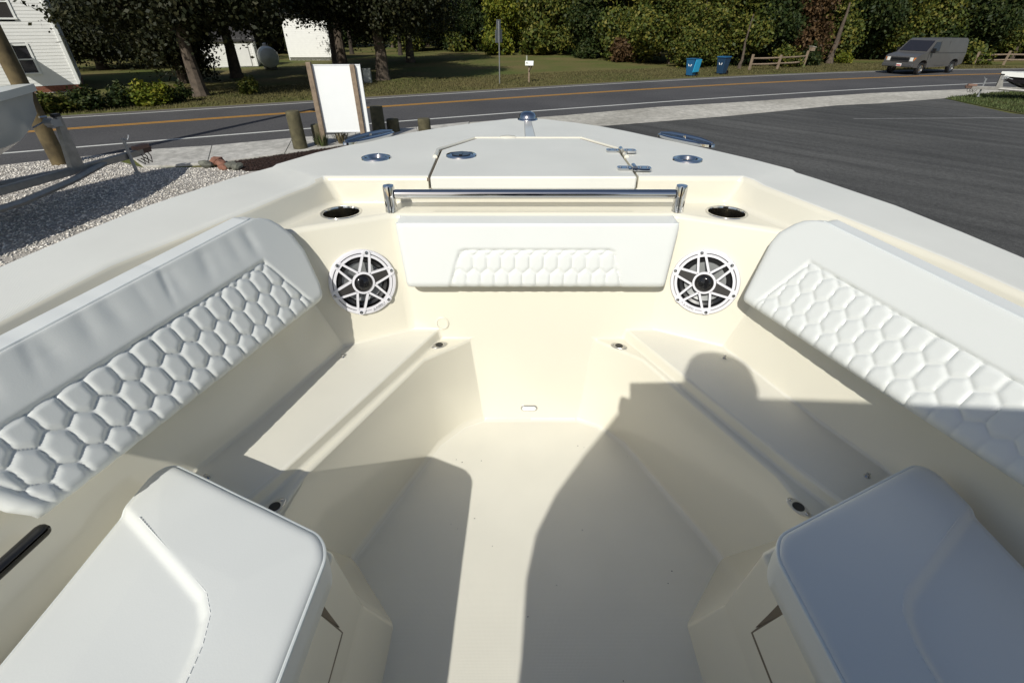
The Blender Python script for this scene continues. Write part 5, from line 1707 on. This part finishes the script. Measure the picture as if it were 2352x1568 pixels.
# ------------------------------------------------------------------ utility pole
pole = empty('utility_pole', (-11.34, 12.48, 0), 0, 'thick wooden utility pole behind the trailer at the left', 'utility pole')
mb = MB(); mb.tube([(0, 0, -.1), (0, 0, 2.5), (0, 0, 9.5)], [.175, .165, .12], 20)
mb.build('shaft', mat('creosote_wood', (.105, .078, .036), rough=.9, noise=.5, nscale=3, bump=.5, bscale=20), pole)
mb = MB(); mb.box((0, 0, 8.9), (2.4, .1, .12)); mb.build('crossarm', M['greywood'], pole)
mb = MB(); mb.lathe([(.24, 0), (.27, .08), (.27, .75), (.2, .85), (0, .87)], 16, 0, Matrix.Translation((.35, -.2, 7.3))); mb.build('transformer', M['galv'], pole)

# ------------------------------------------------------------------ boats on trailers
def side_boat(name, label, tip, ang, L, beam, zt, zk, m_hull, m_rub, stripe=None, cap=.12):
    """hull with the bow tip at local origin, running to -y"""
    b_ = empty(name, (tip[0], tip[1], 0), ang, label, 'boat')
    st = []
    for i in range(15):
        t = i / 14
        w = beam / 2 * (1 - (1 - min(1, t / .62)) ** 2.1)
        st.append((-t * L, max(.03, w)))
    rows = []
    for y, w in st:
        t = -y / L
        rake = max(0, 1 - t / .22)
        zk_ = zk + (zt - zk) * .55 * rake ** 1.6
        rows.append([(w, y, zt - .12 * t), (w * .97, y - .04 * rake, zt - .10 - .12 * t), (w * .86, y - .12 * rake, zk_ + (zt - zk_) * .42), (w * .74, y - .16 * rake, zk_ + .26 * (1 - rake)), (0, y - .20 * rake, zk_)])
    mb = MB()
    for s in (1, -1):
        V_ = [(s * p[0], p[1], p[2]) for r_ in rows for p in r_[1:]]
        n = 4
        mb.add(V_, [(i * n + j, i * n + j + 1, (i + 1) * n + j + 1, (i + 1) * n + j) for i in range(14) for j in range(n - 1)])
    mb.build('hull', m_hull, b_, merge=1e-4)
    mb = MB()
    out = [(r_[0][0] + .03, r_[0][1] + .02, r_[0][2]) for r_ in rows]
    for s in (1, -1):
        inn = [(max(0.0, x - .22), y - (.22 if i < 2 else 0), z + .01) for i, (x, y, z) in enumerate(out)]
        P_ = [[(s * x, y, z - cap) for x, y, z in out], [(s * x, y, z) for x, y, z in out], [(s * x, y, z) for x, y, z in inn], [(s * x * .97, y, z - .35) for x, y, z in inn]]
        n = 15
        mb.add([p for r_ in P_ for p in r_], [(k * n + i, k * n + i + 1, (k + 1) * n + i + 1, (k + 1) * n + i) for k in range(3) for i in range(14)])
    mb.build('gunwale', m_rub, b_, merge=1e-4, angle=50)
    mb = MB(); mb.add([(0, -.5, zt - .4)] + [(s * (w - .1), y, zt - .4) for s in (1,) for y, w in st[2:]] + [(-(w - .1), y, zt - .4) for y, w in reversed(st[2:])], [tuple(range(27))]); mb.build('deck', m_rub, b_)
    mb = MB(); mb.tube([(0, -.14, zt - .55), (0, .0, zt - .56)], .02, 6); mb.build('bow_eye', M['steel'], b_)
    return b_
lb_a = R(-9)
side_boat('moored_boat', 'pale grey boat on a trailer at the far left, only its bow showing', (-8.95, 10.05), lb_a, 6.2, 2.3, 2.03, .95,
          mat('pale_hull', (.42, .44, .42), rough=.25), mat('pale_gunwale', (.66, .67, .62), rough=.3))
M['alu'] = mat('dull_aluminium', (.30, .29, .27), rough=.45, metal=.5, noise=.15, nscale=8)
def trailer(name, label, loc, ang, tongue, zc, post_y, post_h, fwd=0.0):
    t = empty(name, (loc[0], loc[1], 0), ang, label, 'trailer')
    mb = MB(); mb.box((0, -tongue / 2, zc), (.12, tongue, .13)); mb.build('tongue', M['alu'], t, bevel=.01)
    for s in (1, -1):
        mb = MB(); mb.tube([(0, -.95, zc - .02), (s * .5, -2.2, zc - .04), (s * .85, -3.4, zc - .04), (s * .9, -7, zc - .04)], .055, 6); mb.build('frame_rail', M['alu'], t)
    mb = MB(); mb.box((0, .10, zc + .01), (.10, .26, .10)); mb.lathe([(.055, 0), (.06, .05), (0, .09)], 10, 0, Matrix.Translation((0, .22, zc + .02))); mb.build('coupler', mat('rusty_coupler', (.10, .06, .045), rough=.7), t, bevel=.01)
    mb = MB(); mb.box((0, .02, zc + .10), (.16, .34, .08)); mb.build('coupler_lock', mat('brown_block', (.20, .12, .09), rough=.8), t, bevel=.01)
    mb = MB(); mb.tube([(.10, -.42, zc + .36), (.10, -.42, zc - .35)], .035, 8); mb.lathe([(.07, 0), (.07, .03)], 12, 0, Matrix.Translation((.10, -.42, zc - .37)), cap0=True, cap1=True)
    j = mb.build('jack', M['galv'], t)
    mb = MB(); mb.tube([(.10, -.42, zc + .34), (.22, -.42, zc + .34), (.22, -.36, zc + .42)], .014, 6); mb.build('crank', M['galv'], j)
    mb = MB()
    mb.add([(-.06, post_y + .10, zc + .05), (.06, post_y + .10, zc + .05), (.06, post_y - .16, zc + .05), (-.06, post_y - .16, zc + .05),
            (-.05, post_y + .12, zc + post_h), (.05, post_y + .12, zc + post_h), (.05, post_y + .02, zc + post_h), (-.05, post_y + .02, zc + post_h)],
           [(0, 1, 2, 3), (4, 5, 6, 7), (0, 1, 5, 4), (1, 2, 6, 5), (2, 3, 7, 6), (3, 0, 4, 7)], 0, False)
    wp = mb.build('winch_post', M['alu'], t, bevel=.008)
    mb = MB(); mb.tube([(-.09, post_y - .10, zc + post_h - .08), (.09, post_y - .10, zc + post_h - .08)], .07, 12); mb.box((0, post_y - .05, zc + post_h - .1), (.14, .2, .12))
    w = mb.build('winch', M['galv'], t)
    mb = MB(); mb.tube([(-.10, post_y - .10, zc + post_h - .08), (-.16, post_y - .10, zc + post_h - .08), (-.17, post_y - .32, zc + post_h - .14)], .014, 6); mb.build('winch_handle', M['galv'], w)
    mb = MB(); mb.box((0, post_y + .05, zc + post_h + .02), (.11, .13, .06)); mb.build('bow_stop', M['black'], t, bevel=.015)
    mb = MB()
    rg = random.Random(4)
    for k_ in range(3):
        mb.tube([(rg.uniform(-.08, .08), .12 - .1 * k_, zc + .05), (.10, .10 - .1 * k_, zc - .10), (.16, .02 - .1 * k_, zc - .22), (.10, -.08 - .1 * k_, zc - .10)], .012, 5)
    mb.build('safety_chain', mat('rusty_chain', (.09, .055, .04), rough=.8), t)
    for s in (1, -1):
        T4 = Matrix.Translation((s * 1.05, -5.2, .33)) @ Matrix.Rotation(R(90), 4, 'Y')
        mb = MB(); mb.lathe([(.18, -.1), (.30, -.1), (.33, -.07), (.33, .07), (.30, .1), (.18, .1)], 24, 0, T4); w = mb.build('wheel', M['black'], t)
        mb = MB(); mb.lathe([(.18, -.06), (.1, .0), (0, .02)], 18, 0, T4); mb.build('rim', M['steel'], w)
    return t
trailer('boat_trailer', 'dull metal boat trailer with winch post and coupler on the shell gravel', (-8.35, 11.35), R(-10), 4.2, .55, -1.55, .95)
side_boat('moored_boat', 'white topped dark boat on a trailer at the right edge', (22.0, 24.55), R(62), 5.6, 2.0, 1.12, .42,
          mat('dark_hull', (.025, .022, .028), rough=.2), mat('bright_gunwale', (.80, .80, .76), rough=.3), cap=.18)
trailer('boat_trailer', 'silver boat trailer at the right edge of the grass verge', (21.1, 24.75), R(68), 3.4, .46, -.95, .52)
